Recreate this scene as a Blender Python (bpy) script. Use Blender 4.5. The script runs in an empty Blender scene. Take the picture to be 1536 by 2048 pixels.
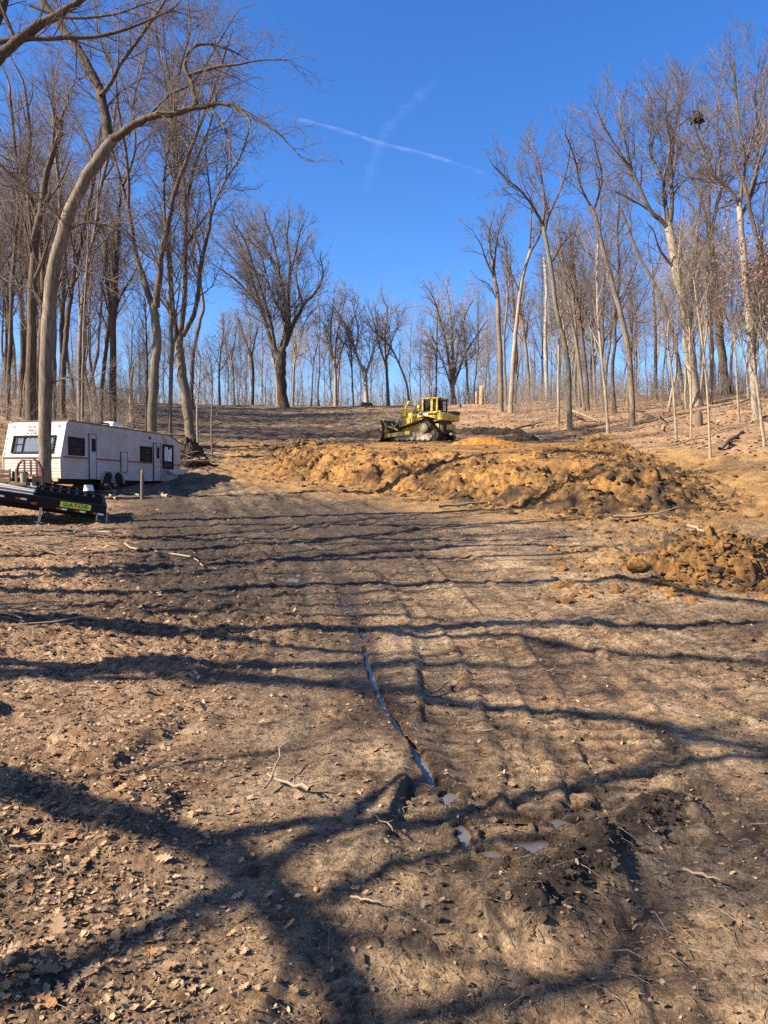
import bpy, math, random
import numpy as np
from mathutils import Vector, Matrix

rnd = random.Random(11)
PI = math.pi
sc = bpy.context.scene
C = sc.collection

# ------------------------------------------------------------------ camera, sky, sun, exposure
CAM = (0.0, 0.0, 1.6)
FPX = 1480.0
PITCH = math.atan(69 / FPX)
cd = bpy.data.cameras.new("camera")
cam = bpy.data.objects.new("camera", cd)
C.objects.link(cam)
cam.location = CAM
cam.rotation_euler = (PI / 2 - PITCH, 0, 0)
cd.sensor_fit = 'VERTICAL'
cd.sensor_height = 36.0
cd.lens = 36.0 * FPX / 2048.0
cd.clip_start = 0.05
cd.clip_end = 30000
sc.camera = cam

SUN_AZ = math.radians(70)      # sun stands to the left of and a little behind the camera
SUN_EL = math.radians(34)
TOSUN = (-math.sin(SUN_AZ) * math.cos(SUN_EL), -math.cos(SUN_AZ) * math.cos(SUN_EL), math.sin(SUN_EL))
SHX = math.sin(SUN_AZ) / math.tan(SUN_EL)      # shadow shift per metre of height
SHY = math.cos(SUN_AZ) / math.tan(SUN_EL)

world = bpy.data.worlds.new("World")
sc.world = world
world.use_nodes = True
nt = world.node_tree
nt.nodes.clear()
sky = nt.nodes.new("ShaderNodeTexSky")
sky.sky_type = 'NISHITA'
sky.sun_disc = False
sky.sun_elevation = SUN_EL
sky.sun_rotation = math.atan2(TOSUN[0], TOSUN[1])
sky.altitude = 200
sky.air_density = 1.0
sky.dust_density = 1.0
sky.ozone_density = 5.5
bg = nt.nodes.new("ShaderNodeBackground")
bg.inputs[1].default_value = 0.09
hs = nt.nodes.new("ShaderNodeHueSaturation")
hs.inputs['Saturation'].default_value = 1.22
hs.inputs['Hue'].default_value = 0.51
hs.inputs['Value'].default_value = 0.96
wo = nt.nodes.new("ShaderNodeOutputWorld")
nt.links.new(sky.outputs[0], hs.inputs['Color'])
nt.links.new(hs.outputs[0], bg.inputs[0])
nt.links.new(bg.outputs[0], wo.inputs[0])

sd = bpy.data.lights.new("sun", 'SUN')
sun = bpy.data.objects.new("sun", sd)
C.objects.link(sun)
sd.energy = 5.0
sd.angle = math.radians(0.45)
sd.color = (1.0, 0.90, 0.74)
sun.rotation_euler = Vector(TOSUN).to_track_quat('Z', 'Y').to_euler()

sc.view_settings.view_transform = 'Standard'
sc.view_settings.look = 'None'
sc.view_settings.gamma = 1.0
sc.view_settings.use_curve_mapping = False
sc.view_settings.exposure = 1.52
sc.cycles.use_denoising = False
sc.cycles.use_adaptive_sampling = False
sc.cycles.sample_clamp_indirect = 3.0
sc.cycles.max_bounces = 4
sc.cycles.diffuse_bounces = 2
sc.cycles.transparent_max_bounces = 6

# ------------------------------------------------------------------ helpers
def ray(u, v):
    a = (u - 768) / FPX
    b = (1024 - v) / FPX
    y = math.cos(PITCH) + b * math.sin(PITCH)
    z = -math.sin(PITCH) + b * math.cos(PITCH)
    return a / y, z / y          # slopes per metre of depth

def at(u, v, d):
    a, b = ray(u, v)
    return (a * d, d, CAM[2] + b * d)

def _hash(ix, iy, seed):
    h = (ix.astype(np.int64) * 374761393 + iy.astype(np.int64) * 668265263 + seed * 1442695041) & 0xFFFFFFFF
    h = ((h ^ (h >> 13)) * 1274126177) & 0xFFFFFFFF
    h = ((h ^ (h >> 16)) * 2246822519) & 0xFFFFFFFF
    return ((h ^ (h >> 15)) & 0xFFFFFF) / float(0xFFFFFF)

def vn(x, y, seed=0):
    x = np.asarray(x, float); y = np.asarray(y, float)
    ix = np.floor(x); iy = np.floor(y)
    fx = x - ix; fy = y - iy
    fx = fx * fx * (3 - 2 * fx); fy = fy * fy * (3 - 2 * fy)
    a = _hash(ix, iy, seed); b = _hash(ix + 1, iy, seed)
    c = _hash(ix, iy + 1, seed); d = _hash(ix + 1, iy + 1, seed)
    return (a * (1 - fx) + b * fx) * (1 - fy) + (c * (1 - fx) + d * fx) * fy * 1.0

def fbm(x, y, seed=0, octv=5, gain=0.5):
    s = 0; a = 1; t = 0
    for i in range(octv):
        c, sn = math.cos(i * 1.3), math.sin(i * 1.3)
        s = s + a * (vn((x * c - y * sn) * 2 ** i + 17.3 * i, (x * sn + y * c) * 2 ** i + 5.1 * i, seed + i) - 0.5)
        t += a; a *= gain
    return s / t * 2

def cells(x, y, seed=0):
    """cellular noise: distance to the nearest seed and that seed's random number"""
    ix = np.floor(x); iy = np.floor(y)
    d1 = np.full(np.shape(x), 9.0); idn = np.zeros(np.shape(x))
    for a in (-1, 0, 1):
        for b in (-1, 0, 1):
            px = ix + a + _hash(ix + a, iy + b, seed); py = iy + b + _hash(ix + a, iy + b, seed + 77)
            d = np.hypot(x - px, y - py)
            m = d < d1
            d1 = np.where(m, d, d1); idn = np.where(m, _hash(ix + a, iy + b, seed + 155), idn)
    return d1, idn
def clumps(x, y, seed=0, warp=.25):
    """clod-like relief, 0..1, and the clod's random number"""
    wx = x + warp * fbm(x * 1.7, y * 1.7, seed + 5, 3); wy = y + warp * fbm(x * 1.7 + 9, y * 1.7, seed + 6, 3)
    d, i = cells(wx, wy, seed)
    return np.clip(1 - d * d * 1.5, 0, 1) * (.35 + .65 * i), i

def ridged(x, y, seed=0, octv=5, gain=0.55):
    s = 0; a = 1; t = 0
    for i in range(octv):
        c, sn = math.cos(i * 1.7), math.sin(i * 1.7)
        n = 1 - np.abs(2 * vn((x * c - y * sn) * 2.03 ** i + 9.3 * i, (x * sn + y * c) * 2.03 ** i + 3.7 * i, seed + i) - 1)
        s = s + a * n; t += a; a *= gain
    return s / t

def sstep(a, b, x):
    t = np.clip((np.asarray(x, float) - a) / (b - a), 0, 1)
    return t * t * (3 - 2 * t)

def polydist(x, y, pts):
    """distance to a polyline and arc length along it"""
    best = np.full(np.shape(x), 1e9); arc = np.zeros(np.shape(x)); side = np.zeros(np.shape(x))
    acc = 0.0
    for (x0, y0), (x1, y1) in zip(pts[:-1], pts[1:]):
        dx, dy = x1 - x0, y1 - y0
        L = math.hypot(dx, dy)
        t = np.clip(((x - x0) * dx + (y - y0) * dy) / (L * L), 0, 1)
        d = np.hypot(x - x0 - t * dx, y - y0 - t * dy)
        m = d < best
        best = np.where(m, d, best); arc = np.where(m, acc + t * L, arc)
        side = np.where(m, np.sign((x - x0) * dy - (y - y0) * dx), side)
        acc += L
    return best, arc, side

def smooth_poly(pts, n=6):
    P = [np.array(p, float) for p in pts]
    P = [2 * P[0] - P[1]] + P + [2 * P[-1] - P[-2]]
    out = []
    for i in range(1, len(P) - 2):
        for k in range(n):
            t = k / n
            p0, p1, p2, p3 = P[i - 1], P[i], P[i + 1], P[i + 2]
            out.append(0.5 * ((2 * p1) + (-p0 + p2) * t + (2 * p0 - 5 * p1 + 4 * p2 - p3) * t * t + (-p0 + 3 * p1 - 3 * p2 + p3) * t ** 3))
    out.append(P[-2])
    return out

# ------------------------------------------------------------------ materials
def new_mat(name):
    m = bpy.data.materials.new(name)
    m.use_nodes = True
    n = m.node_tree
    b = n.nodes.get("Principled BSDF")
    return m, n, b

def N(nt, typ, **kw):
    n = nt.nodes.new(typ)
    for k, v in kw.items():
        if k in n.inputs.keys():
            n.inputs[k].default_value = v
        else:
            setattr(n, k, v)
    return n

def noise(nt, scale, detail=6, rough=0.6, vec=None, dist=0.0):
    n = nt.nodes.new("ShaderNodeTexNoise")
    n.inputs['Scale'].default_value = scale
    n.inputs['Detail'].default_value = detail
    n.inputs['Roughness'].default_value = rough
    n.inputs['Distortion'].default_value = dist
    if vec is not None: nt.links.new(vec, n.inputs['Vector'])
    return n

def ramp(nt, fac, stops):
    r = nt.nodes.new("ShaderNodeValToRGB")
    e = r.color_ramp.elements
    while len(e) < len(stops): e.new(0.5)
    for k, (p, c) in enumerate(stops):
        e[k].position = p
        e[k].color = (*c, 1) if len(c) == 3 else c
    nt.links.new(fac, r.inputs[0])
    return r

def mix(nt, fac, a, b, mode='MIX'):
    m = nt.nodes.new("ShaderNodeMix")
    m.data_type = 'RGBA'; m.blend_type = mode
    if isinstance(fac, float): m.inputs[0].default_value = fac
    else: nt.links.new(fac, m.inputs[0])
    for s, x in ((6, a), (7, b)):
        if isinstance(x, tuple): m.inputs[s].default_value = (*x, 1)
        else: nt.links.new(x, m.inputs[s])
    return m.outputs[2]

def bump(nt, h, bsdf, strength=0.5, dist=0.02):
    b = nt.nodes.new("ShaderNodeBump")
    b.inputs['Strength'].default_value = strength
    b.inputs['Distance'].default_value = dist
    nt.links.new(h, b.inputs['Height'])
    nt.links.new(b.outputs[0], bsdf.inputs['Normal'])
    return b

def simple(name, col, rough=0.6, metal=0.0, dirt=0.0, dcol=(0.12, 0.08, 0.05), scale=3.0, bmp=0.0, spec=0.5):
    m, n, b = new_mat(name)
    b.inputs['Roughness'].default_value = rough
    b.inputs['Metallic'].default_value = metal
    b.inputs['Specular IOR Level'].default_value = spec
    tc = N(n, "ShaderNodeTexCoord")
    if dirt > 0:
        ns = noise(n, scale, 8, 0.65, tc.outputs['Object'])
        r = ramp(n, ns.outputs[0], [(max(0.0, 0.62 - 0.45 * dirt), (0, 0, 0)), (0.72, (1, 1, 1))])
        mm = N(n, "ShaderNodeMath", operation='MULTIPLY'); n.links.new(r.outputs[0], mm.inputs[0]); mm.inputs[1].default_value = min(1, 0.35 + dirt)
        c = mix(n, mm.outputs[0], col, dcol)
        n.links.new(c, b.inputs['Base Color'])
    else:
        ns = noise(n, scale, 5, 0.6, tc.outputs['Object'])
        c = mix(n, ns.outputs[0], tuple(x * 0.85 for x in col), tuple(min(1, x * 1.12) for x in col))
        n.links.new(c, b.inputs['Base Color'])
    if bmp > 0:
        n2 = noise(n, scale * 6, 6, 0.7, tc.outputs['Object'])
        bump(n, n2.outputs[0], b, bmp, 0.01)
    return m

# ground: masks are vertex attributes for the soil and some painted shade (leaf litter, wet mud, clay, straw)
def ground_material():
    m, n, b = new_mat("soil_and_leaf_litter")
    b.inputs['Specular IOR Level'].default_value = 0.3
    tc = N(n, "ShaderNodeTexCoord")
    P = tc.outputs['Object']
    att = {}
    for k in ('litter', 'mud', 'clay', 'wet', 'pale'):
        a = N(n, "ShaderNodeAttribute", attribute_name=k)
        att[k] = a.outputs['Fac']
    n1 = noise(n, 1.1, 9, 0.66, P, 0.5)
    n2 = noise(n, 16, 8, 0.7, P)
    n3 = noise(n, 60, 6, 0.75, P)
    dry = ramp(n, n1.outputs[0], [(0.36, (0.125, 0.078, 0.045)), (0.5, (0.31, 0.207, 0.122)), (0.64, (0.55, 0.395, 0.245))])
    fine = ramp(n, n2.outputs[0], [(0.36, (0.42, 0.41, 0.40)), (0.52, (1.0, 1.0, 0.98)), (0.70, (1.4, 1.35, 1.22))])
    c = mix(n, 1.0, dry.outputs[0], fine.outputs[0], 'MULTIPLY')
    crumb = ramp(n, n3.outputs[0], [(0.36, (0.58, 0.56, 0.54)), (0.5, (0.98, 0.97, 0.95)), (0.64, (1.28, 1.25, 1.2))])
    c = mix(n, 1.0, c, crumb.outputs[0], 'MULTIPLY')
    n6 = noise(n, 24, 4, 0.62, P, 0.6)
    speck = ramp(n, n6.outputs[0], [(0.35, (0.2, 0.18, 0.16)), (0.41, (1, 1, 1)), (0.6, (1, 1, 1)), (0.7, (1.3, 1.28, 1.2))])  # dark specks: damp crumbs and crevice shade put into the colour
    n7 = noise(n, 5, 5, 0.62, P, 0.8)
    speck2 = ramp(n, n7.outputs[0], [(0.33, (0.28, 0.25, 0.22)), (0.44, (1, 1, 1)), (0.62, (1, 1, 1)), (0.72, (1.25, 1.22, 1.15))])
    c = mix(n, 1.0, c, speck.outputs[0], 'MULTIPLY')
    c = mix(n, 1.0, c, speck2.outputs[0], 'MULTIPLY')
    c = mix(n, att['pale'], c, mix(n, 1.0, c, (1.42, 1.36, 1.27), 'MULTIPLY'))
    mudc = ramp(n, n2.outputs[0], [(0.34, (0.02, 0.0135, 0.009)), (0.54, (0.068, 0.046, 0.030)), (0.74, (0.19, 0.135, 0.088))])
    mw = N(n, "ShaderNodeMath", operation='MULTIPLY_ADD'); n.links.new(n1.outputs[0], mw.inputs[0]); mw.inputs[1].default_value = 1.4; mw.inputs[2].default_value = -0.7
    ma = N(n, "ShaderNodeMath", operation='ADD', use_clamp=True); n.links.new(att['mud'], ma.inputs[0]); n.links.new(mw.outputs[0], ma.inputs[1])
    c = mix(n, ma.outputs[0], c, mudc.outputs[0])
    # leaf litter: voronoi cells stretched, tan / russet / grey
    vo = N(n, "ShaderNodeTexVoronoi"); vo.inputs['Scale'].default_value = 19; vo.inputs['Randomness'].default_value = 1
    wp = mix(n, 0.12, P, noise(n, 6, 3, 0.6, P).outputs['Color'])
    n.links.new(wp, vo.inputs['Vector'])
    sep = N(n, "ShaderNodeSeparateColor"); n.links.new(vo.outputs['Color'], sep.inputs[0])
    lc = ramp(n, sep.outputs[0], [(0.0, (0.15, 0.09, 0.05)), (0.3, (0.36, 0.215, 0.12)), (0.6, (0.48, 0.315, 0.185)), (0.85, (0.33, 0.165, 0.075)), (1.0, (0.58, 0.42, 0.27))])
    n4 = noise(n, 0.55, 6, 0.65, P)
    patch = ramp(n, n4.outputs[0], [(0.36, (0.5, 0.48, 0.46)), (0.6, (1.05, 1.02, 1.0))])
    lc2 = mix(n, 1.0, lc.outputs[0], patch.outputs[0], 'MULTIPLY')
    lc3 = mix(n, 0.55, lc2, fine.outputs[0], 'MULTIPLY')
    c = mix(n, att['litter'], c, lc3)
    clay = ramp(n, n1.outputs[0], [(0.33, (0.17, 0.085, 0.03)), (0.5, (0.34, 0.185, 0.062)), (0.68, (0.46, 0.26, 0.085))])
    clay2 = mix(n, 0.8, clay.outputs[0], fine.outputs[0], 'MULTIPLY')
    c = mix(n, att['clay'], c, clay2)
    wetc = mix(n, 1.0, c, (0.38, 0.33, 0.29), 'MULTIPLY')
    c = mix(n, att['wet'], c, wetc)
    n.links.new(c, b.inputs['Base Color'])
    r = N(n, "ShaderNodeMapRange"); r.inputs['To Min'].default_value = 0.95; r.inputs['To Max'].default_value = 0.28
    n.links.new(att['wet'], r.inputs['Value']); n.links.new(r.outputs[0], b.inputs['Roughness'])
    h1 = N(n, "ShaderNodeMath", operation='MULTIPLY_ADD'); n.links.new(n2.outputs[0], h1.inputs[0]); h1.inputs[1].default_value = 1.8; n.links.new(n3.outputs[0], h1.inputs[2])
    h2 = N(n, 'ShaderNodeMath', operation='MULTIPLY_ADD'); n.links.new(n6.outputs[0], h2.inputs[0]); h2.inputs[1].default_value = 1.2; n.links.new(h1.outputs[0], h2.inputs[2]); h1 = h2
    bump(n, h1.outputs[0], b, 1.0, 0.034)
    return m

def clay_material(name, a, bcol, ccol, dark):
    m, n, b = new_mat(name)
    b.inputs['Roughness'].default_value = 0.95
    b.inputs['Specular IOR Level'].default_value = 0.2
    tc = N(n, "ShaderNodeTexCoord"); P = tc.outputs['Object']
    at_ = N(n, "ShaderNodeAttribute", attribute_name='mud')
    n1 = noise(n, 0.8, 8, 0.65, P, 0.3); n2 = noise(n, 9, 8, 0.7, P)
    base = ramp(n, n1.outputs[0], [(0.34, a), (0.5, bcol), (0.66, ccol)])
    fine = ramp(n, n2.outputs[0], [(0.34, (0.45, 0.42, 0.4)), (0.52, (0.95, 0.95, 0.95)), (0.72, (1.3, 1.25, 1.15))])
    c = mix(n, 1.0, base.outputs[0], fine.outputs[0], 'MULTIPLY')
    n5 = noise(n, 1.7, 6, 0.6, P)
    mw = N(n, "ShaderNodeMath", operation='MULTIPLY_ADD'); n.links.new(n5.outputs[0], mw.inputs[0]); mw.inputs[1].default_value = 3.0; mw.inputs[2].default_value = -1.75
    ma = N(n, "ShaderNodeMath", operation='ADD', use_clamp=True); n.links.new(at_.outputs['Fac'], ma.inputs[0]); n.links.new(mw.outputs[0], ma.inputs[1])
    c = mix(n, ma.outputs[0], c, dark)
    n.links.new(c, b.inputs['Base Color'])
    h = N(n, "ShaderNodeMath", operation='MULTIPLY_ADD'); n.links.new(n2.outputs[0], h.inputs[0]); h.inputs[1].default_value = 2.0
    n3 = noise(n, 45, 5, 0.7, P); n.links.new(n3.outputs[0], h.inputs[2])
    bump(n, h.outputs[0], b, 0.9, 0.05)
    return m

def bark_material(name, c0, c1, c2, scale=1.0, moss=0.0):
    m, n, b = new_mat(name)
    b.inputs['Roughness'].default_value = 0.92
    b.inputs['Specular IOR Level'].default_value = 0.15
    tc = N(n, "ShaderNodeTexCoord")
    mp = N(n, "ShaderNodeMapping"); mp.inputs['Scale'].default_value = (7 * scale, 7 * scale, 1.2 * scale)
    n.links.new(tc.outputs['Object'], mp.inputs[0])
    n1 = noise(n, 2.2, 8, 0.7, mp.outputs[0], 0.4)
    n2 = noise(n, 0.35, 4, 0.5, tc.outputs['Object'])
    r = ramp(n, n1.outputs[0], [(0.32, c0), (0.5, c1), (0.7, c2)])
    r2 = ramp(n, n2.outputs[0], [(0.35, (0.72, 0.72, 0.74)), (0.65, (1.15, 1.12, 1.05))])
    c = mix(n, 1.0, r.outputs[0], r2.outputs[0], 'MULTIPLY')
    if moss > 0:
        n3 = noise(n, 1.1, 5, 0.6, tc.outputs['Object'])
        r3 = ramp(n, n3.outputs[0], [(0.5, (0, 0, 0)), (0.62, (moss, moss, moss))])
        c = mix(n, r3.outputs[0], c, (0.12, 0.13, 0.07))
    n.links.new(c, b.inputs['Base Color'])
    bump(n, n1.outputs[0], b, 0.9, 0.03)
    return m

M = {}
M['ground'] = ground_material()
M['clay'] = clay_material("ochre_clay", (0.14, 0.07, 0.027), (0.30, 0.155, 0.05), (0.44, 0.235, 0.07), (0.06, 0.038, 0.023))
M['clay_bright'] = clay_material("orange_clay", (0.34, 0.135, 0.03), (0.46, 0.19, 0.04), (0.54, 0.235, 0.05), (0.4, 0.18, 0.05))
M['dirt_clod'] = clay_material('dirt_clod', (0.11, 0.072, 0.043), (0.21, 0.142, 0.087), (0.34, 0.24, 0.15), (0.09, 0.06, 0.037))
M['topsoil'] = clay_material("dark_topsoil", (0.05, 0.034, 0.022), (0.085, 0.058, 0.036), (0.12, 0.082, 0.05), (0.045, 0.03, 0.02))
M['bark_grey'] = bark_material("grey_brown_bark", (0.065, 0.05, 0.037), (0.175, 0.138, 0.104), (0.295, 0.24, 0.185))
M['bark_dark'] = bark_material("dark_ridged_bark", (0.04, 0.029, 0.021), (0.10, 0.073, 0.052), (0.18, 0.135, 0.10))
M['bark_tan'] = bark_material("pale_tan_bark", (0.14, 0.108, 0.076), (0.29, 0.235, 0.17), (0.41, 0.34, 0.255))
M['bark_white'] = bark_material("bleached_bark", (0.17, 0.145, 0.115), (0.34, 0.3, 0.245), (0.46, 0.41, 0.34))
M['bark_moss'] = bark_material("mossy_grey_bark", (0.06, 0.05, 0.036), (0.16, 0.135, 0.1), (0.26, 0.22, 0.17), 1.0, 0.8)
M['twig_pale'] = simple("pale_twig_bark", (0.27, 0.215, 0.17), 0.9, spec=0.1)
M['twig'] = simple("twig_bark", (0.15, 0.118, 0.096), 0.9, spec=0.1)
M['twig_dark'] = simple("dark_twig_bark", (0.085, 0.064, 0.05), 0.9, spec=0.1)
M['wood_cut'] = simple("splintered_wood", (0.46, 0.30, 0.16), 0.85, bmp=0.6)
M['stick'] = simple("dead_stick", (0.25, 0.18, 0.115), 0.9, scale=8, bmp=0.5)
M['stick_dark2'] = simple('litter_twig', (0.2, 0.145, 0.095), 0.9, scale=5)
M['stick_dark'] = simple("rotten_stick", (0.12, 0.08, 0.055), 0.9, scale=8, bmp=0.5)

def leaf_mat(name, a, b_, c_):
    m, n, b = new_mat(name)
    b.inputs['Roughness'].default_value = 0.8
    b.inputs['Specular IOR Level'].default_value = 0.2
    g = N(n, "ShaderNodeNewGeometry")
    r = ramp(n, g.outputs['Random Per Island'], [(0.0, a), (0.5, b_), (1.0, c_)])
    tc = N(n, "ShaderNodeTexCoord"); ns = noise(n, 30, 4, 0.6, tc.outputs['Object'])
    r2 = ramp(n, ns.outputs[0], [(0.3, (0.7, 0.68, 0.66)), (0.7, (1.1, 1.1, 1.1))])
    c = mix(n, 1.0, r.outputs[0], r2.outputs[0], 'MULTIPLY')
    n.links.new(c, b.inputs['Base Color'])
    return m
M['leaf'] = leaf_mat("dry_oak_leaf", (0.11, 0.06, 0.03), (0.25, 0.145, 0.075), (0.44, 0.29, 0.165))
M['leaf2'] = leaf_mat("pale_oak_leaf", (0.22, 0.13, 0.065), (0.35, 0.22, 0.12), (0.50, 0.34, 0.2))
M['mulch'] = leaf_mat("leaf_mulch", (0.10, 0.06, 0.032), (0.23, 0.145, 0.08), (0.42, 0.285, 0.165))
M['leaf3'] = leaf_mat("russet_oak_leaf", (0.3, 0.13, 0.055), (0.42, 0.2, 0.08), (0.45, 0.27, 0.1))

# ------------------------------------------------------------------ mesh helpers
def mesh_np(name, V, F, mat, smooth=True, attrs=None):
    V = np.asarray(V, np.float32); F = np.asarray(F, np.int32)
    me = bpy.data.meshes.new(name)
    k = F.shape[1]
    me.vertices.add(len(V)); me.vertices.foreach_set('co', V.ravel())
    me.loops.add(F.size); me.loops.foreach_set('vertex_index', F.ravel())
    me.polygons.add(len(F))
    me.polygons.foreach_set('loop_start', np.arange(0, F.size, k, dtype=np.int32))
    me.update(calc_edges=True)
    me.polygons.foreach_set('use_smooth', np.full(len(F), smooth, dtype=bool))
    if attrs:
        for a, val in attrs.items():
            at_ = me.attributes.new(a, 'FLOAT', 'POINT')
            at_.data.foreach_set('value', np.asarray(val, np.float32).ravel())
    me.materials.append(mat)
    me.validate()
    return me

def link(name, me, parent=None, loc=None):
    o = bpy.data.objects.new(name, me)
    C.objects.link(o)
    if parent is not None: o.parent = parent
    if loc is not None: o.location = loc
    return o

def tag(o, label=None, cat=None, group=None, kind=None):
    if label: o['label'] = label
    if cat: o['category'] = cat
    if group: o['group'] = group
    if kind: o['kind'] = kind
    return o

def empty(name, loc=(0, 0, 0), label=None, cat=None, group=None):
    o = bpy.data.objects.new(name, None)
    C.objects.link(o); o.location = loc
    o.empty_display_size = 0.2
    return tag(o, label, cat, group)

def tubes(polys, sides):
    """polys: list of lists of (x,y,z,r) -> V, F (quads)"""
    groups = {}
    for p in polys: groups.setdefault(len(p), []).append(p)
    Vs, Fs, off = [], [], 0
    for n, ps in groups.items():
        A = np.array(ps, float); B = len(ps)
        P = A[..., :3]; R = A[..., 3]
        T = np.gradient(P, axis=1)
        T /= (np.linalg.norm(T, axis=2, keepdims=True) + 1e-9)
        ref = np.zeros_like(T); ref[..., 0] = 1
        m = np.abs(T[..., 0]).mean(axis=1) > 0.75
        ref[m] = (0, 1, 0)
        U = np.cross(T, ref); U /= (np.linalg.norm(U, axis=2, keepdims=True) + 1e-9)
        W = np.cross(T, U)
        an = np.arange(sides) * 2 * PI / sides
        V = P[:, :, None, :] + R[:, :, None, None] * (U[:, :, None, :] * np.cos(an)[None, None, :, None] + W[:, :, None, :] * np.sin(an)[None, None, :, None])
        idx = np.arange(B * n * sides).reshape(B, n, sides)
        a = idx[:, :-1, :]; b = idx[:, 1:, :]
        F = np.stack([a, np.roll(a, -1, 2), np.roll(b, -1, 2), b], -1).reshape(-1, 4) + off
        Vs.append(V.reshape(-1, 3)); Fs.append(F); off += B * n * sides
    return np.concatenate(Vs), np.concatenate(Fs)

def join_vf(lst):
    Vs, Fs, off = [], [], 0
    for V, F in lst:
        Vs.append(V); Fs.append(F + off); off += len(V)
    return np.concatenate(Vs), np.concatenate(Fs)

class MB:
    """collects boxes, prisms, cylinders and plates into one mesh"""
    def __init__(s): s.v = []; s.f = []
    def add(s, V, F):
        o = len(s.v)
        s.v += [tuple(p) for p in V]; s.f += [tuple(i + o for i in f) for f in F]
        return s
    def box(s, c, d, rot=None, bev=0.0):
        hx, hy, hz = d[0] / 2, d[1] / 2, d[2] / 2
        b = min(bev, hx * .9, hy * .9, hz * .9)
        if b > 0:
            V = []
            for sx in (-1, 1):
                for sy in (-1, 1):
                    for sz in (-1, 1):
                        V += [(sx * hx, sy * (hy - b), sz * (hz - b)), (sx * (hx - b), sy * hy, sz * (hz - b)), (sx * (hx - b), sy * (hy - b), sz * hz)]
            def I(sx, sy, sz, k): return ((sx > 0) * 4 + (sy > 0) * 2 + (sz > 0)) * 3 + k
            F = []
            for q in (-1, 1):
                F.append([I(q, -1, -1, 0), I(q, 1, -1, 0), I(q, 1, 1, 0), I(q, -1, 1, 0)][::q])
                F.append([I(-1, q, -1, 1), I(-1, q, 1, 1), I(1, q, 1, 1), I(1, q, -1, 1)][::q])
                F.append([I(-1, -1, q, 2), I(1, -1, q, 2), I(1, 1, q, 2), I(-1, 1, q, 2)][::q])
            for a in (-1, 1):
                for c_ in (-1, 1):
                    e = a * c_
                    F.append([I(a, c_, -1, 0), I(a, c_, -1, 1), I(a, c_, 1, 1), I(a, c_, 1, 0)][::e])
                    F.append([I(a, -1, c_, 0), I(a, 1, c_, 0), I(a, 1, c_, 2), I(a, -1, c_, 2)][::e])
                    F.append([I(-1, a, c_, 1), I(-1, a, c_, 2), I(1, a, c_, 2), I(1, a, c_, 1)][::e])
            for sx in (-1, 1):
                for sy in (-1, 1):
                    for sz in (-1, 1):
                        F.append([I(sx, sy, sz, 0), I(sx, sy, sz, 1), I(sx, sy, sz, 2)][::sx * sy * sz])
        else:
            V = [(x * hx, y * hy, z * hz) for x in (-1, 1) for y in (-1, 1) for z in (-1, 1)]
            F = [(0, 1, 3, 2), (4, 6, 7, 5), (0, 4, 5, 1), (2, 3, 7, 6), (0, 2, 6, 4), (1, 5, 7, 3)]
        if rot is not None:
            R = rot if isinstance(rot, Matrix) else Matrix.Rotation(rot[2], 3, 'Z') @ Matrix.Rotation(rot[1], 3, 'Y') @ Matrix.Rotation(rot[0], 3, 'X')
            V = [tuple(R @ Vector(p)) for p in V]
        return s.add([(p[0] + c[0], p[1] + c[1], p[2] + c[2]) for p in V], F)
    def span(s, a, b, bev=0.0):
        return s.box([(p + q) / 2 for p, q in zip(a, b)], [abs(q - p) for p, q in zip(a, b)], None, bev)
    def prism(s, prof, y0, y1, axis='y'):
        """prof: list of (x,z) going round; extruded from y0 to y1"""
        n = len(prof)
        if axis == 'y': V = [(x, y0, z) for x, z in prof] + [(x, y1, z) for x, z in prof]
        elif axis == 'x': V = [(y0, x, z) for x, z in prof] + [(y1, x, z) for x, z in prof]
        else: V = [(x, z, y0) for x, z in prof] + [(x, z, y1) for x, z in prof]
        F = [tuple(range(n)), tuple(range(2 * n - 1, n - 1, -1))]
        for i in range(n):
            j = (i + 1) % n
            F.append((i, i + n, j + n, j))
        return s.add(V, F)
    def cyl(s, p0, p1, r0, r1=None, n=16, cap=True):
        r1 = r0 if r1 is None else r1
        a = Vector(p0); b = Vector(p1); t = (b - a).normalized()
        u = t.cross(Vector((1, 0, 0)) if abs(t.x) < 0.8 else Vector((0, 1, 0))).normalized(); w = t.cross(u)
        V = []
        for c, r in ((a, r0), (b, r1)):
            for k in range(n):
                an = 2 * PI * k / n
                V.append(tuple(c + r * (u * math.cos(an) + w * math.sin(an))))
        F = [(k, (k + 1) % n, (k + 1) % n + n, k + n) for k in range(n)]
        if cap: F += [tuple(range(n - 1, -1, -1)), tuple(range(n, 2 * n))]
        return s.add(V, F)
    def tube(s, pts, r, n=8):
        V, F = tubes([[(*p, r) for p in pts]], n)
        return s.add(V.tolist(), F.tolist())
    def build(s, name, mat, parent=None, smooth=False, loc=None):
        me = bpy.data.meshes.new(name)
        me.from_pydata(s.v, [], s.f); me.update()
        import bmesh
        bm = bmesh.new(); bm.from_mesh(me); bmesh.ops.recalc_face_normals(bm, faces=bm.faces[:]); bm.to_mesh(me); bm.free()
        if smooth:
            me.polygons.foreach_set('use_smooth', [True] * len(me.polygons))
            try: me.set_sharp_from_angle(angle=math.radians(35))
            except Exception: pass
        me.materials.append(mat)
        return link(name, me, parent, loc)
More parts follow.
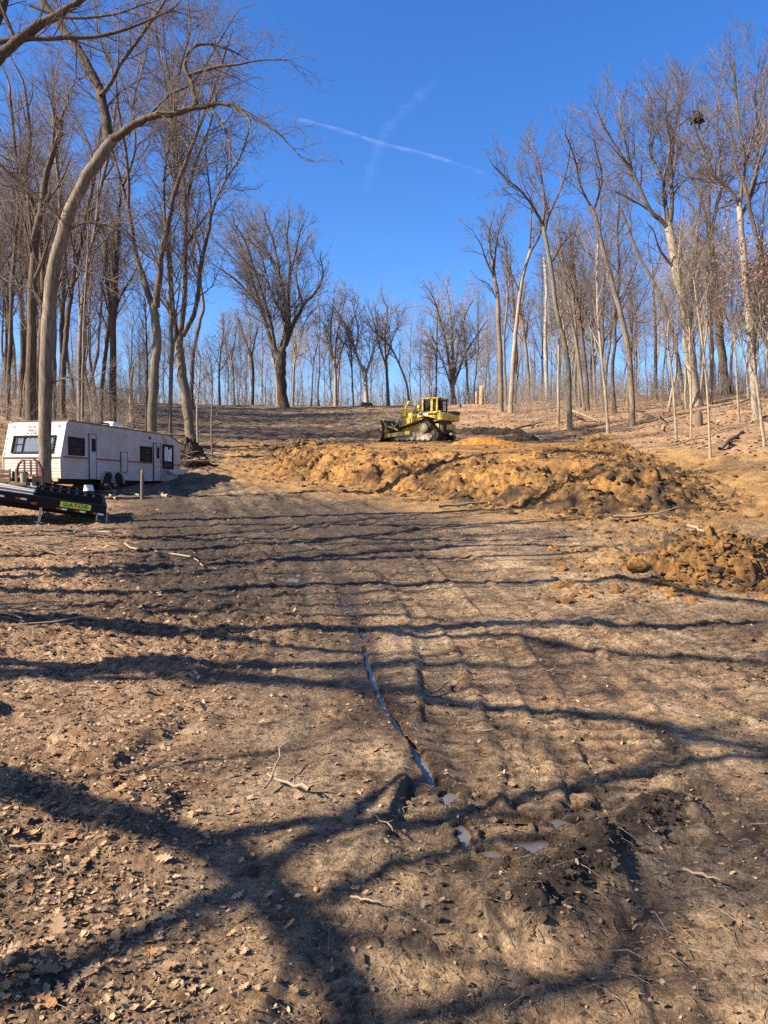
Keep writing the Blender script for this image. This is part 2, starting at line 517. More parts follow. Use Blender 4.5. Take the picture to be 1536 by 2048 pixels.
# ------------------------------------------------------------------ terrain
TS = [-.9, -.5, -.4, -.25, 0, .2, .35, .5, .9]
TY = [0, 6, 10, 12, 16, 20, 25, 30, 36, 42, 50, 60, 75, 88, 100, 130, 200, 400]
TZ = [[0, .05, .1, .2, .4, .7, 1.3, 2.2, 3.6, 5, 7, 8.9, 11, 12.5, 13.5, 15, 16, 14],
      [0, 0, .05, .1, .2, .38, .75, 1.12, 2.2, 4.2, 6.3, 8.2, 10, 11.2, 12, 13, 13, 12],
      [0, 0, 0, .05, .15, .33, .7, 1.1, 1.6, 3.0, 5.2, 7.2, 9.2, 10.6, 11.3, 12, 12, 11],
      [0, 0, 0, .04, .13, .3, .62, 1.05, 1.6, 2.5, 3.9, 5.9, 8.4, 10.3, 10.9, 11.5, 11.5, 11],
      [0, 0, 0, .03, .12, .3, .6, 1, 1.6, 2.4, 3.6, 5.2, 7.9, 10.04, 10.8, 11.5, 11.5, 11],
      [0, 0, 0, .03, .12, .3, .6, 1, 1.6, 2.4, 3.6, 5.5, 8.4, 10.6, 11.6, 12.5, 12.5, 11],
      [0, 0, 0, .03, .1, .25, .6, 1.1, 1.9, 2.8, 4.3, 6.5, 9.2, 11.2, 12.6, 13.5, 13.5, 12],
      [0, 0, 0, .03, .1, .25, .7, 1.4, 2.5, 3.9, 5.7, 8, 10.2, 12, 13.5, 14.5, 15, 13],
      [0, .02, .06, .1, .3, .7, 1.5, 2.6, 4.2, 5.9, 8.2, 10.4, 12.5, 14, 15.5, 17, 17, 14]]
_ny, _ns = 300, 91
_yy = np.linspace(0, math.log(1 + 400 / 4.0), _ny)
_ys = 4 * (np.exp(_yy) - 1)
_ss = np.linspace(-.9, .9, _ns)
_A = np.array([np.interp(_ys, TY, r) for r in TZ])
_T = np.array([np.interp(_ss, TS, _A[:, j]) for j in range(_ny)])        # (_ny,_ns)
def _blur(a, ax, k):
    w = np.hanning(2 * k + 3)[1:-1]; w /= w.sum()
    pad = [(0, 0), (0, 0)]; pad[ax] = (k, k)
    ap = np.pad(a, pad, mode='edge')
    out = 0
    for i, wi in enumerate(w):
        sl = [slice(None), slice(None)]; sl[ax] = slice(i, i + a.shape[ax])
        out = out + wi * ap[tuple(sl)]
    return out
_T = _blur(_blur(_T, 0, 6), 1, 6)

def G0(x, y):
    x = np.asarray(x, float); y = np.asarray(y, float)
    yc = np.clip(y, 0, 399)
    s = np.clip(x / np.maximum(yc, 6.0), -.899, .899)
    fy = np.log(1 + yc / 4.0) / _yy[-1] * (_ny - 1)
    fs = (s + .9) / 1.8 * (_ns - 1)
    iy = np.clip(fy.astype(int), 0, _ny - 2); is_ = np.clip(fs.astype(int), 0, _ns - 2)
    ty = fy - iy; ts = fs - is_
    return (_T[iy, is_] * (1 - ts) + _T[iy, is_ + 1] * ts) * (1 - ty) + (_T[iy + 1, is_] * (1 - ts) + _T[iy + 1, is_ + 1] * ts) * ty

# plan of the clay fill platform pushed up by the bulldozer
TOE = [(-8.6, 50), (-9.0, 45), (-7.9, 40), (-4.9, 34), (-1.4, 30), (1.5, 26.8), (3.8, 24), (5.2, 21.8), (7.0, 21.0), (9.6, 22.2), (12.0, 24.6), (14.0, 29.6), (15.2, 36), (15.6, 42)]
POLY = TOE + [(14.4, 48), (10, 53), (3, 58), (-3, 57)]
def inside(x, y, P):
    r = np.zeros(np.shape(x), bool)
    n = len(P)
    for i in range(n):
        (x0, y0), (x1, y1) = P[i], P[(i + 1) % n]
        if y0 == y1: continue
        c = ((y0 > y) != (y1 > y)) & (x < (x1 - x0) * (y - y0) / (y1 - y0) + x0)
        r ^= c
    return r
def ztop(y):
    return np.interp(y, [20, 28, 36, 44, 52, 56, 62], [1.85, 2.28, 2.95, 3.55, 4.1, 4.2, 4.3])
def fillz(x, y, rough=True):
    g = G0(x, y)
    d, arc, _ = polydist(x, y, TOE)
    wob = fbm(x * .35, y * .35, 40, 3) * 1.3
    d = np.where(inside(x, y, POLY), d, -d) + wob * 0.8
    w = np.interp(y, [20, 30, 45], [4.6, 5.2, 6.0])
    h = sstep(0, 1, d / w)
    h = 0.55 * h + 0.45 * np.clip(d / w, 0, 1)
    top = ztop(y) + 0.12 * fbm(x * .5, y * .5, 41, 3)
    # a shallow dip in the berm's shoulder on the left and the hump on the right
    top = top + 0.10 * np.exp(-((x - 9.2) / 3.2) ** 2 - ((y - 27) / 2.5) ** 2)
    z = g - 0.25 + (top - g + 0.25) * h
    if rough:
        sl = np.clip(4 * h * (1 - h), 0, 1)
        a = 0.06 + 0.42 * sl
        big = ridged(x * .55 + 3, y * .55, 50, 5, .6) - 0.55
        z = z + a * (big * .8) + (0.03 + .10 * sl) * (ridged(x * 2.3, y * 2.3, 57, 4, .6) - 0.5)
        z = z - 0.25 * sl * sstep(.6, .78, vn(x * .9, y * .9, 66)) + .15 * sl * sstep(.62, .72, vn(x * 1.4, y * 1.4, 67))
        z = z + sl * .10 * (ridged(x * 4.5, y * 4.5, 68, 3, .65) - .5)
        c1, i1 = clumps(x * 2.4, y * 2.4, 70, .4); c2, i2 = clumps(x * 5, y * 5, 73, .4)
        z = z + (.12 + .88 * sl) * (.20 * c1 * (i1 > .45) + .13 * c2 * (i2 > .2) + .09 * fbm(x * 7, y * 7, 78, 3, .7)) - .06 * sl
    z = np.where(d < -0.3, g - 0.5, z)
    return z, h

def H0(x, y):
    z, h = fillz(x, y, False)
    return np.maximum(G0(x, y), z)
def hit(u, v, lo=1.5, hi=140, f=None):
    f = f or H0
    a, b = ray(u, v)
    d = np.exp(np.linspace(math.log(lo), math.log(hi), 3000))
    zr = CAM[2] + b * d
    zg = f(a * d, d)
    k = np.nonzero(zg >= zr)[0]
    if len(k) == 0: return None
    d0 = float(d[k[0]])
    return (a * d0, d0, float(zg[k[0]]))

def gp(pix):      # pixel polyline -> plan polyline on the ground
    out = []
    for p in pix:
        h = hit(p[0], p[1])
        if h: out.append((h[0], h[1]))
    return out

RUT = gp([(680, 1195), (700, 1222), (722, 1250), (735, 1320), (752, 1370), (775, 1418), (810, 1465), (835, 1502), (862, 1555), (878, 1572)])
PUDDLES = [(gp([(897, 1590)])[0], .055, .10), (gp([(922, 1652)])[0], .05, .12), (gp([(1062, 1640)])[0], .2, .05), (gp([(1075, 1686)])[0], .11, .06),
           (gp([(985, 1702)])[0], .04, .03), (gp([(575, 1158)])[0], .22, .28), (gp([(1015, 1645)])[0], .1, .03)]
TRACKS = [(gp([(915, 1700), (925, 1560), (930, 1450), (912, 1350), (880, 1260), (850, 1205), (800, 1160), (700, 1110), (560, 1060), (470, 1005)]), .27),
          (gp([(1150, 1640), (1110, 1520), (1060, 1430), (1010, 1345), (955, 1270), (880, 1205), (770, 1130)]), .27),
          (gp([(1536, 1300), (1400, 1262), (1250, 1225), (1100, 1190), (960, 1140), (860, 1090)]), .28),
          (gp([(1536, 1240), (1400, 1215), (1250, 1190), (1150, 1160)]), .26),
          (gp([(1536, 1420), (1430, 1370), (1300, 1320), (1200, 1290), (1100, 1240)]), .27),
          (gp([(1270, 1640), (1170, 1460), (1070, 1310), (970, 1190), (860, 1100), (700, 1040)]), .26),
          (gp([(1500, 2040), (1400, 1810), (1300, 1580), (1190, 1380), (1090, 1260)]), .26),
          (gp([(1200, 2040), (1130, 1860), (1060, 1700)]), .24),
          (gp([(700, 2040), (790, 1850), (850, 1720), (890, 1600)]), .22)]
RIDGE = gp([(1075, 1830), (1120, 1775), (1180, 1730), (1215, 1690), (1290, 1640), (1330, 1610)])
RIDGE2 = gp([(760, 1905), (900, 1860), (1040, 1830)])

FLOW = gp([(1150, 1990), (1080, 1700), (1000, 1450), (900, 1260), (760, 1120), (560, 1020), (480, 960), (520, 900), (640, 850), (720, 822)])
def detail(x, y):
    """relief and soil masks of the ground"""
    near = 1 - sstep(10, 26, y)
    s = x / np.maximum(y, 3)
    dz = fbm(x * .3, y * .3, 1, 3) * (0.015 + .08 * sstep(12, 30, y))
    n_c = fbm(x * 3.1, y * 3.1, 3, 6, .58)
    n_r = ridged(x * 7.0, y * 7.0, 5, 4, .6) - .5
    churn = sstep(-.2, .5, fbm(x * .55, y * .55, 9, 3))
    left_mud_shade = sstep(-.05, .12, -s + .10 + .16 * fbm(x * .4, y * .4, 15, 3)) * sstep(5.0, 8.0, y) * (1 - sstep(22, 36, y))  # dark soil on the left, deepened by tree shade painted in
    center_dry = np.exp(-((s - .17) / .17) ** 2) * (1 - sstep(9, 16, y))
    amp = .018 + .026 * churn + .03 * left_mud_shade
    amp = amp * (1 - .6 * sstep(.0, .2, s) * (1 - sstep(4.2, 6.5, y)))
    dz = dz + amp * n_c + (.015 + .022 * churn + .034 * left_mud_shade) * n_r
    dz = dz + .026 * (.45 + .55 * churn) * (ridged(x * 17, y * 17, 25, 3, .6) - .5) * (1 - sstep(7, 13, y))
    lump = sstep(.60, .82, vn(x * 2.6, y * 2.6, 33)) * sstep(-.1, .5, fbm(x * .5, y * .5, 34, 2))
    dz = dz + lump * .05 * (1 + n_r)
    far = sstep(20, 30, y)
    c1, i1 = clumps(x * 7, y * 7, 111); c2, i2 = clumps(x * 17, y * 17, 114)
    rn = sstep(.0, .2, s) * (1 - sstep(4.2, 6.5, y))
    cm = (1 - .75 * rn) * np.clip(churn + left_mud_shade * .8 + .15, 0, 1) * (1 - .7 * center_dry)
    dz = dz + cm * (.036 * c1 * (i1 > .45) + .022 * c2 * (i2 > .3)) * (1 - sstep(14, 24, y)) - .012 * cm
    # right side: heavier churned clods around the berm
    rc = sstep(.22, .34, s) * sstep(9.5, 12, y) * (1 - sstep(36, 42, y))
    c3, i3 = clumps(x * 2.6, y * 2.6, 117)
    dz = dz + rc * .13 * c3 * (i3 > .4)
    dz = dz + rc * (.10 * (ridged(x * 1.1, y * 1.1, 71, 4, .6) - .5) + .05 * n_r)
    # graded hillside on the left: drag lines running uphill
    hillm = sstep(22, 30, y) * (1 - sstep(.03, .12, s)) * sstep(-.36, -.28, s)
    a1 = x * .86 - y * .5; a2 = x * .5 + y * .86
    lines = fbm(a1 * 1.1, a2 * .12, 81, 4, .6)
    dz = dz + hillm * (.16 * lines + .05 * n_c)
    dz = dz + (1 - hillm) * far * .12 * fbm(x * .7, y * .7, 85, 4)
    mud = np.clip(.95 * left_mud_shade + .3 * lump + .3 * churn * near + .45 * near * sstep(.05, .5, fbm(x * .7, y * .7, 17, 4)) - .75 * center_dry, 0, 1)
    fd, fa, fs = polydist(x, y, FLOW)
    fw = 1 - sstep(1.2, 2.6, fd - .04 * y)
    st = fbm(fd * fs * 3.2 + 40, fa * .22, 141, 4, .6)
    dz = dz * (1 - .6 * (1 - sstep(.9, 1.8, fd - .03 * y)) * (1 - sstep(20, 26, y)))
    dz = dz + fw * .03 * st * (1 + .06 * y)
    mud = np.clip(mud + fw * np.clip(-st * 1.5 - .05, -.3, .55), 0, 1)
    mud = np.maximum(np.clip(mud + cm * .4 * (i1 > .7) * (c1 > .2), 0, 1), .5 * rc)
    mud = np.maximum(mud, hillm * np.clip(.25 - .9 * lines, 0, .8) * (1 - .6 * sstep(45, 70, y)))
    wet = np.zeros_like(x)
    for pts, hw in TRACKS:
        if len(pts) < 2: continue
        d, arc, side = polydist(x, y, pts)
        d = d + .02 * fbm(x * 2, y * 2, 91, 2)
        m = (1 - sstep(hw * .85, hw, d)) * (1 - sstep(14, 22, y)) * (.3 + .7 * sstep(2.7, 3.7, y))
        fade = sstep(.25, .5, vn(x * .7, y * .7, 93))
        gr = np.abs(((arc / .19) % 1) - .5) * 2
        dz = dz * (1 - .45 * m) + m * (-.014 - .034 * fade * sstep(.66, .88, gr) * sstep(.25, .45, vn(x * 5, y * 5, 96)))
        edge = (.35 + .65 * sstep(2.7, 3.7, y)) * np.exp(-((d - hw) / .014) ** 2) * (1 - sstep(12, 20, y))
        dz = dz - edge * .02 * fade * sstep(.3, .5, vn(x * 4, y * 4, 94))
        dz = dz + np.exp(-((d - hw - .06) / .04) ** 2) * .02 * (1 - sstep(12, 20, y))
        mud = np.maximum(mud, edge * .5 * fade)
        mud = np.clip(mud * (1 - .3 * m) + .75 * m * fade * sstep(.62, .86, gr), 0, 1)  # cleat grooves darkened in the colour as well as cut
    d, arc, _ = polydist(x, y, RIDGE)
    m = np.exp(-(d / .13) ** 2)
    dz = dz + m * (.06 + .085 * (ridged(x * 6, y * 6, 95, 4, .6) - .45))
    mud = np.maximum(mud, sstep(.25, .7, m + .25 * n_c))
    dz = dz - .02 * np.exp(-((d - .27) / .07) ** 2)
    d, arc, _ = polydist(x, y, RIDGE2)
    m = np.exp(-(d / .10) ** 2)
    dz = dz + m * .03 * (1 + n_r); mud = np.maximum(mud, .5 * m)
    # ruts that hold water
    d, arc, _ = polydist(x, y, RUT)
    d = d + .016 * fbm(x * 7, y * 7, 97, 2)
    m2 = 1 - sstep(.09, .2, d); dz = dz * (1 - m2) + np.maximum(dz * .5, .002) * m2
    m = (1 - sstep(.004, .034, d)) * sstep(.22, .38, vn(arc * 2.6, arc * 0 + 3, 98) + .25 * sstep(5.2, 4.2, y))
    dz = np.where(m > 0, np.maximum(dz, -.004) * (1 - m) - .065 * m, dz)
    wet = np.maximum(wet, (1 - sstep(.05, .2, d)) * .9)
    for (px, py), rx, ry in PUDDLES:
        q = np.hypot((x - px) / rx, (y - py) / ry) + .55 * fbm(x * 6, y * 6, 99, 3) + .9 * fbm(x * 17, y * 17, 98, 3)
        m2 = 1 - sstep(1.5, 2.3, q); dz = dz * (1 - m2) + np.maximum(dz * .5, .002) * m2
        m = 1 - sstep(.55, 1.15, q)
        dz = np.where(m > 0, np.maximum(dz, -.004) * (1 - m) - .05 * m, dz)
        wet = np.maximum(wet, (1 - sstep(.9, 1.7, q)) * .85)
    wet = np.maximum(wet, .55 * sstep(.2, .5, fbm(x * .9, y * .9, 101, 4)) * near * sstep(.25, .45, s) * (1 - sstep(3.0, 4.2, y)))
    wet = np.maximum(wet, .35 * sstep(.15, .5, fbm(x * 1.1, y * 1.1, 103, 4)) * (1 - sstep(6, 12, y)))
    litter = np.zeros_like(x)
    nl = fbm(x * .6, y * .6, 105, 4)
    litter = np.maximum(litter, sstep(-.10, .35, -s - .12 + .5 * nl) * (1 - sstep(7, 10, y)) * .8)
    litter = np.maximum(litter, sstep(.30, .42, -s + .1 * nl) * sstep(8, 11, y))
    outside = ~inside(x, y, [(px * 1.12 if px > 0 else px * 1.05, py - 1.5) for px, py in POLY])
    litter = np.maximum(litter, sstep(.02, .14, s + .05 * nl - .0 - .16 * (1 - sstep(52, 66, y)) - .18 * (1 - sstep(38, 44, y))) * sstep(33, 40, y) * outside)
    litter = np.maximum(litter, sstep(90, 97, y + 4 * nl))
    clay = rc * sstep(-.25, .5, fbm(x * .6, y * .6, 107, 4)) * .75
    dcl, _, _ = polydist(x, y, TOE)
    clay = np.maximum(clay, (1 - sstep(.5, 3.2, dcl + 1.2 * nl)) * .8)
    clay = np.maximum(clay, .55 * sstep(.0, .5, fbm(x * .2, y * .2, 109, 3)) * sstep(55, 62, y) * (1 - sstep(84, 92, y)) * (1 - sstep(.02, .12, s)) * sstep(-.15, -.05, s))
    return dz, mud, np.clip(litter, 0, 1), np.clip(clay, 0, 1), np.clip(wet, 0, 1)

def ground_z(x, y):
    x = np.atleast_1d(np.asarray(x, float)); y = np.atleast_1d(np.asarray(y, float))
    z = G0(x, y) + detail(x, y)[0]
    f, h = fillz(x, y)
    return np.maximum(z, f)
def gz(x, y): return float(ground_z(x, y)[0])

nc = 460
t = np.linspace(-1, 1, nc)
s_cols = .58 * t + .32 * t ** 9
y_rows = np.concatenate([np.exp(np.linspace(math.log(.9), math.log(12), 440, endpoint=False)), np.exp(np.linspace(math.log(12), math.log(95), 350, endpoint=False)), np.exp(np.linspace(math.log(95), math.log(330), 30))])
YY, SS = np.meshgrid(y_rows, s_cols, indexing='ij')
XX = SS * (YY + 1.5) + (t ** 9)[None, :] * 5.0
dz, mud, lit, cla, wet = detail(XX, YY)
ss_ = XX / np.maximum(YY, 3)
pale = np.clip(.9 * np.exp(-((ss_ - .19 - .004 * YY) / .2) ** 2) * (1 - sstep(16, 24, YY)) * sstep(-.35, .25, fbm(XX * .8, YY * .8, 151, 4)) + .8 * sstep(.05, .4, fbm(XX * .9, YY * .9, 153, 4)) * (1 - sstep(8, 12, YY)), 0, 1)
mud = mud * (1 - .45 * pale * (mud < .75))
ZZ = G0(XX, YY) + dz
fz, fh = fillz(XX, YY, False)
ZZ = np.where(fz > ZZ + .35, ZZ - .1, ZZ)
ZZ = ZZ - .42 * sstep(.93, 1, np.abs(t))[None, :]
nr = len(y_rows)
idx = np.arange(nr * nc).reshape(nr, nc)
F = np.stack([idx[:-1, :-1], idx[:-1, 1:], idx[1:, 1:], idx[1:, :-1]], -1).reshape(-1, 4)
me = mesh_np("ground", np.stack([XX, YY, ZZ], -1).reshape(-1, 3), F, M['ground'], True,
             {'litter': lit, 'mud': mud, 'clay': cla, 'wet': wet, 'pale': pale})
ground = tag(link("ground", me), kind='structure')

# coarse terrain around and behind the camera and out to the horizon
g1 = np.concatenate([np.linspace(-900, -60, 22, endpoint=False), np.linspace(-60, 60, 61), np.linspace(60, 900, 23)[1:]])
GX, GY = np.meshgrid(g1, g1, indexing='ij')
GZ = G0(GX, GY) - .22 - .3 * (np.abs(GX) < .8 * GY) - 1.2 * sstep(45, 70, GY) * (np.abs(GX) < .8 * GY) + .12 * fbm(GX * .3, GY * .3, 7, 3)
n = len(g1); idx = np.arange(n * n).reshape(n, n)
F = np.stack([idx[:-1, :-1], idx[1:, :-1], idx[1:, 1:], idx[:-1, 1:]], -1).reshape(-1, 4)
one = np.ones(n * n)
tag(link("terrain", mesh_np("terrain", np.stack([GX, GY, GZ], -1).reshape(-1, 3), F, M['ground'], True,
    {'litter': one * .85, 'mud': one * .2, 'clay': one * 0, 'wet': one * 0})), kind='structure')

# ---- the clay platform and berm
uu = np.linspace(0, 1, 480); vv = np.concatenate([np.linspace(0, .5, 300, endpoint=False), np.linspace(.5, 1, 90)])
xf = -10.5 + 28.2 * uu; yf = 19.2 + 40 * vv
FX, FY = np.meshgrid(xf, yf, indexing='xy')
FZ, FH = fillz(FX, FY)
FZ = FZ - .6 * (~inside(FX, FY, [(a * 1.06, b) for a, b in POLY])) * sstep(40, 46, FY)
jit = .03
idx = np.arange(FX.size).reshape(FX.shape)
keep = FH > 1e-4
Fq = np.stack([idx[:-1, :-1], idx[:-1, 1:], idx[1:, 1:], idx[1:, :-1]], -1)
kq = keep[:-1, :-1] | keep[1:, 1:] | keep[:-1, 1:] | keep[1:, :-1]
Fq = Fq[kq]
rightdark = sstep(5.5, 8.5, FX - .25 * (FY - 22)) * (1 - sstep(28, 31, FY))
mf = .16 + .85 * sstep(-.05, .4, fbm(FX * .5, FY * .5, 60, 4)) + .45 * sstep(.5, 0.05, FH) + 1.1 * rightdark * sstep(-.3, .3, fbm(FX * .8, FY * .8, 62, 3))
mf = mf + .55 * ((clumps(FX * 2.4, FY * 2.4, 70, .4)[1] > .6) - .35) + .3 * ((clumps(FX * 5, FY * 5, 73, .4)[1] > .55) - .4)
mf = np.clip(mf - .30 * sstep(.7, 1, FH) - .4 * (1 - sstep(-2, 6, FX)), 0, 1)
used, inv = np.unique(Fq, return_inverse=True)
me = mesh_np("clay_berm", np.stack([FX, FY, FZ], -1).reshape(-1, 3)[used], inv.reshape(-1, 4), M['clay'], True, {'mud': mf.ravel()[used]})
tag(link("clay_berm", me), "long ochre bank of freshly pushed clay running below the yellow bulldozer", "dirt bank")

def mound(name, label, cx, cy, rx, ry, h, mat, seed, n=110, rot=0, mudv=.2, pw=1.0, groupn=None, rough=.55):
    a = np.linspace(-1.25, 1.25, n)
    U, V_ = np.meshgrid(a, a, indexing='ij')
    c, s_ = math.cos(rot), math.sin(rot)
    X = cx + c * U * rx - s_ * V_ * ry; Y = cy + s_ * U * rx + c * V_ * ry
    q = np.hypot(U, V_) + .28 * fbm(X * 1.6 / max(rx, .8), Y * 1.6 / max(rx, .8), seed, 3)
    p = np.clip(1 - q, 0, 1) ** pw
    p = sstep(0, .9, p)
    k = 1.7 / max(rx, ry)
    Z = H0(X, Y) - .12 + h * p * 1.1 + h * rough * np.clip(p * 3, 0, 1) * (ridged(X * k, Y * k, seed + 1, 5, .62) - .55) + h * .2 * np.clip(p * 3, 0, 1) * (ridged(X * k * 4, Y * k * 4, seed + 4, 3, .6) - .5)
    c1, i1 = clumps(X * 4, Y * 4, seed + 9, .4); c2, i2 = clumps(X * 9, Y * 9, seed + 12, .4)
    Z = Z + np.clip(p * 3, 0, 1) * h * (.16 * c1 * (i1 > .4) + .11 * c2 * (i2 > .25) + .12 * fbm(X * 12, Y * 12, seed + 15, 3, .7) - .1)
    idx = np.arange(n * n).reshape(n, n)
    Fm = np.stack([idx[:-1, :-1], idx[1:, :-1], idx[1:, 1:], idx[:-1, 1:]], -1)
    kq = (p > .001); kq = kq[:-1, :-1] | kq[1:, 1:]
    Fm = Fm[kq]
    used, inv = np.unique(Fm, return_inverse=True)
    me = mesh_np(name, np.stack([X, Y, Z], -1).reshape(-1, 3)[used], inv.reshape(-1, 4), mat, True, {'mud': np.clip(mudv + .7 * ((i1 > .65) - .35) + .3 * ((i2 > .6) - .4), 0, 1).ravel()[used]})
    o = link(name, me)
    return tag(o, label, "dirt pile", groupn)

# lumps of soil --------------------------------------------------
import bmesh as _bm
def ico(sub):
    b = _bm.new(); _bm.ops.create_icosphere(b, subdivisions=sub, radius=1)
    V = np.array([v.co[:] for v in b.verts]); F = [[v.index for v in f.verts] for f in b.faces]
    b.free(); return V, np.array(F)
I1 = ico(1); I3 = ico(3)
def clods(name, pts, mat, mudv, seed, kind='stuff'):
    """pts: rows x,y,z,r"""
    r = np.random.default_rng(seed)
    V0, F0 = I1
    P = np.asarray(pts, float); n = len(P)
    J = 1 + .35 * (r.random((n, len(V0), 1)) - .5) * 2
    S = np.stack([.7 + .7 * r.random(n), .7 + .7 * r.random(n), .45 + .4 * r.random(n)], -1)[:, None, :]
    V = V0[None] * J * S * P[:, 3][:, None, None]
    an = r.random(n) * 6.28; c, s_ = np.cos(an)[:, None], np.sin(an)[:, None]
    V = np.stack([V[..., 0] * c - V[..., 1] * s_, V[..., 0] * s_ + V[..., 1] * c, V[..., 2]], -1) + P[:, None, :3]
    F = (F0[None] + (np.arange(n) * len(V0))[:, None, None]).reshape(-1, 3)
    V = V.reshape(-1, 3)
    o = link(name, mesh_np(name, V, F, mat, False, {'mud': np.full(len(V), mudv)}))
    if kind: o['kind'] = kind
    return o
def big_clod(name, x, y, z, r, mat, seed, sq=(1, 1, .8), mudv=.1):
    V0, F0 = I3
    V = V0.copy()
    rr = 1 + .62 * (fbm(V[:, 0] * 1.3 + V[:, 2] * .9 + seed, V[:, 1] * 1.3 - V[:, 2] * .7, seed, 4, .6)) + .38 * (ridged(V[:, 0] * 3 + V[:, 2] * 2.1, V[:, 1] * 3 + V[:, 2] * 1.7, seed + 3, 3) - .5)
    V = V * rr[:, None] * r * np.array(sq)
    return mesh_np(name, V + np.array([x, y, z]), F0, mat, True, {'mud': np.full(len(V), mudv)})

def place_from(u, v): h = hit(u, v); return h
def scatter(n, xr, yr, seed, cond=None):
    r = np.random.default_rng(seed)
    y = np.exp(r.uniform(math.log(yr[0]), math.log(yr[1]), n)); s = r.uniform(xr[0], xr[1], n)
    x = s * y
    if cond is not None:
        m = cond(x, y, r); x, y = x[m], y[m]
    return x, y, ground_z(x, y), r
x, y, z, r = scatter(2600, (.38, .6), (10.2, 13.5), 77, lambda x, y, r: np.hypot((x - 5.4) / 1.7, (y - 11.8) / 1.4) < 1.0 + .3 * r.random(len(x)))
PCL = (x, y, z, r)
# near pile on the right
nm = hit(1400, 1150)
pile = mound("clay_pile", "small lumpy ochre clay heap at the right edge of the clearing, nearest the viewer", 5.4, 11.9, 1.6, 1.25, .66, M['clay'], 203, 230, .1, .3, .8, rough=.5)
for k, (u, v, d, r, sq, mt, mv) in enumerate([(1345, 1082, 11.9, .15, (.9, 1, .95), 'topsoil', 0), (1425, 1085, 11.7, .2, (1.2, 1, .8), 'clay', .1),
                                              (1275, 1128, 10.9, .13, (1.2, 1, .7), 'clay', 0)]):
    p = at(u, v, d)
    link("clod", big_clod("clod", p[0], p[1], p[2] - r * .3, r, M[mt], 300 + k * 7, sq, mv), pile)
_x, _y, _z, _r = PCL
import mathutils.bvhtree as _bt
_tree = _bt.BVHTree.FromPolygons([v.co[:] for v in pile.data.vertices], [p.vertices[:] for p in pile.data.polygons])
_g = ground_z(_x, _y)
_pts = []
for a, b, g_ in zip(_x, _y, _g):
    h_ = _tree.ray_cast(Vector((a, b, 5)), Vector((0, 0, -1)))
    zz_ = max(g_, h_[0].z if h_[0] else -9)
    rr_ = .012 + .07 * _r.random() ** 4
    _pts.append((a, b, zz_ + rr_ * .2, rr_))
tag(clods("pile_clods", _pts[::2], M['clay'], .1, 88))
tag(clods("pile_clods", _pts[1::3], M['topsoil'], .4, 89))
mound("orange_clay_pile", "bright orange clay heap just right of the bulldozer", *hit(970, 888)[:2], 2.4, 1.0, .40, M['clay_bright'], 220, 80, .05, .0, rough=.6)
mound("topsoil_windrow", "low dark topsoil windrow behind the orange clay heap", hit(985, 868)[0] - .5, 57.5, 3.9, 1.2, .55, M['topsoil'], 230, 90, -.12, .6, rough=1.1)
mound("topsoil_windrow", "short dark topsoil heap at the right end of the orange clay heap", *hit(1040, 882)[:2], 1.9, .8, .5, M['topsoil'], 236, 60, -.05, .6, rough=.7)
mound("topsoil_pile", "dark soil rolled up in front of the bulldozer blade", hit(752, 882)[0], 55.5, 1.5, 1.2, .6, M['topsoil'], 240, 70, .2, .4, rough=.7)
mound("clay_pile", "tan clay clump on the back edge of the fill, right of centre", *hit(1195, 882)[:2], 1.7, .9, .5, M['clay'], 250, 60, .05, .0, rough=.5)

# clods on the berm face and around
x, y, z, r = scatter(22000, (-.3, .52), (20.5, 50), 5, lambda x, y, r: inside(x, y, [(a, b - .7) for a, b in POLY]) & (r.random(len(x)) < np.where(polydist(x, y, TOE)[0] < 6, 1, .25)))
rad = .025 + .12 * r.random(len(x)) ** 5
clods("clay_clods", np.stack([x, y, z + rad * .1, rad], -1)[::4], M['clay'], .15, 6)
clods("topsoil_clods", np.stack([x, y, z + rad * .1, rad * 1.1], -1)[1::9], M['topsoil'], .2, 7)
x, y, z, r = scatter(5200, (-.55, .6), (2.2, 24), 8, lambda x, y, r: r.random(len(x)) < np.clip(detail(x, y)[1] * 1.2 + .12, 0, 1))
rad = (.004 + .016 * r.random(len(x)) ** 3) * (1 + y * .11)
clods("mud_clods", np.stack([x, y, z, rad], -1), M['dirt_clod'], .2, 9)
x, y, z, r = scatter(2000, (.22, .62), (9.5, 36), 10)
rad = .015 + .09 * r.random(len(x)) ** 4
clods("scattered_clods", np.stack([x, y, z + rad * .1, rad], -1), M['clay'], .45, 11)
# along the mud ridge in the foreground
pr = np.random.default_rng(4)
R_ = np.array(RIDGE); k = pr.integers(0, len(R_) - 1, 420); tt = pr.random(420)[:, None]
P_ = R_[k] * (1 - tt) + R_[k + 1] * tt + pr.normal(0, .075, (420, 2))
rad = .003 + .013 * pr.random(420) ** 2
clods("ridge_clods", np.stack([P_[:, 0], P_[:, 1], ground_z(P_[:, 0], P_[:, 1]) + .004, rad], -1), M['topsoil'], .6, 12)

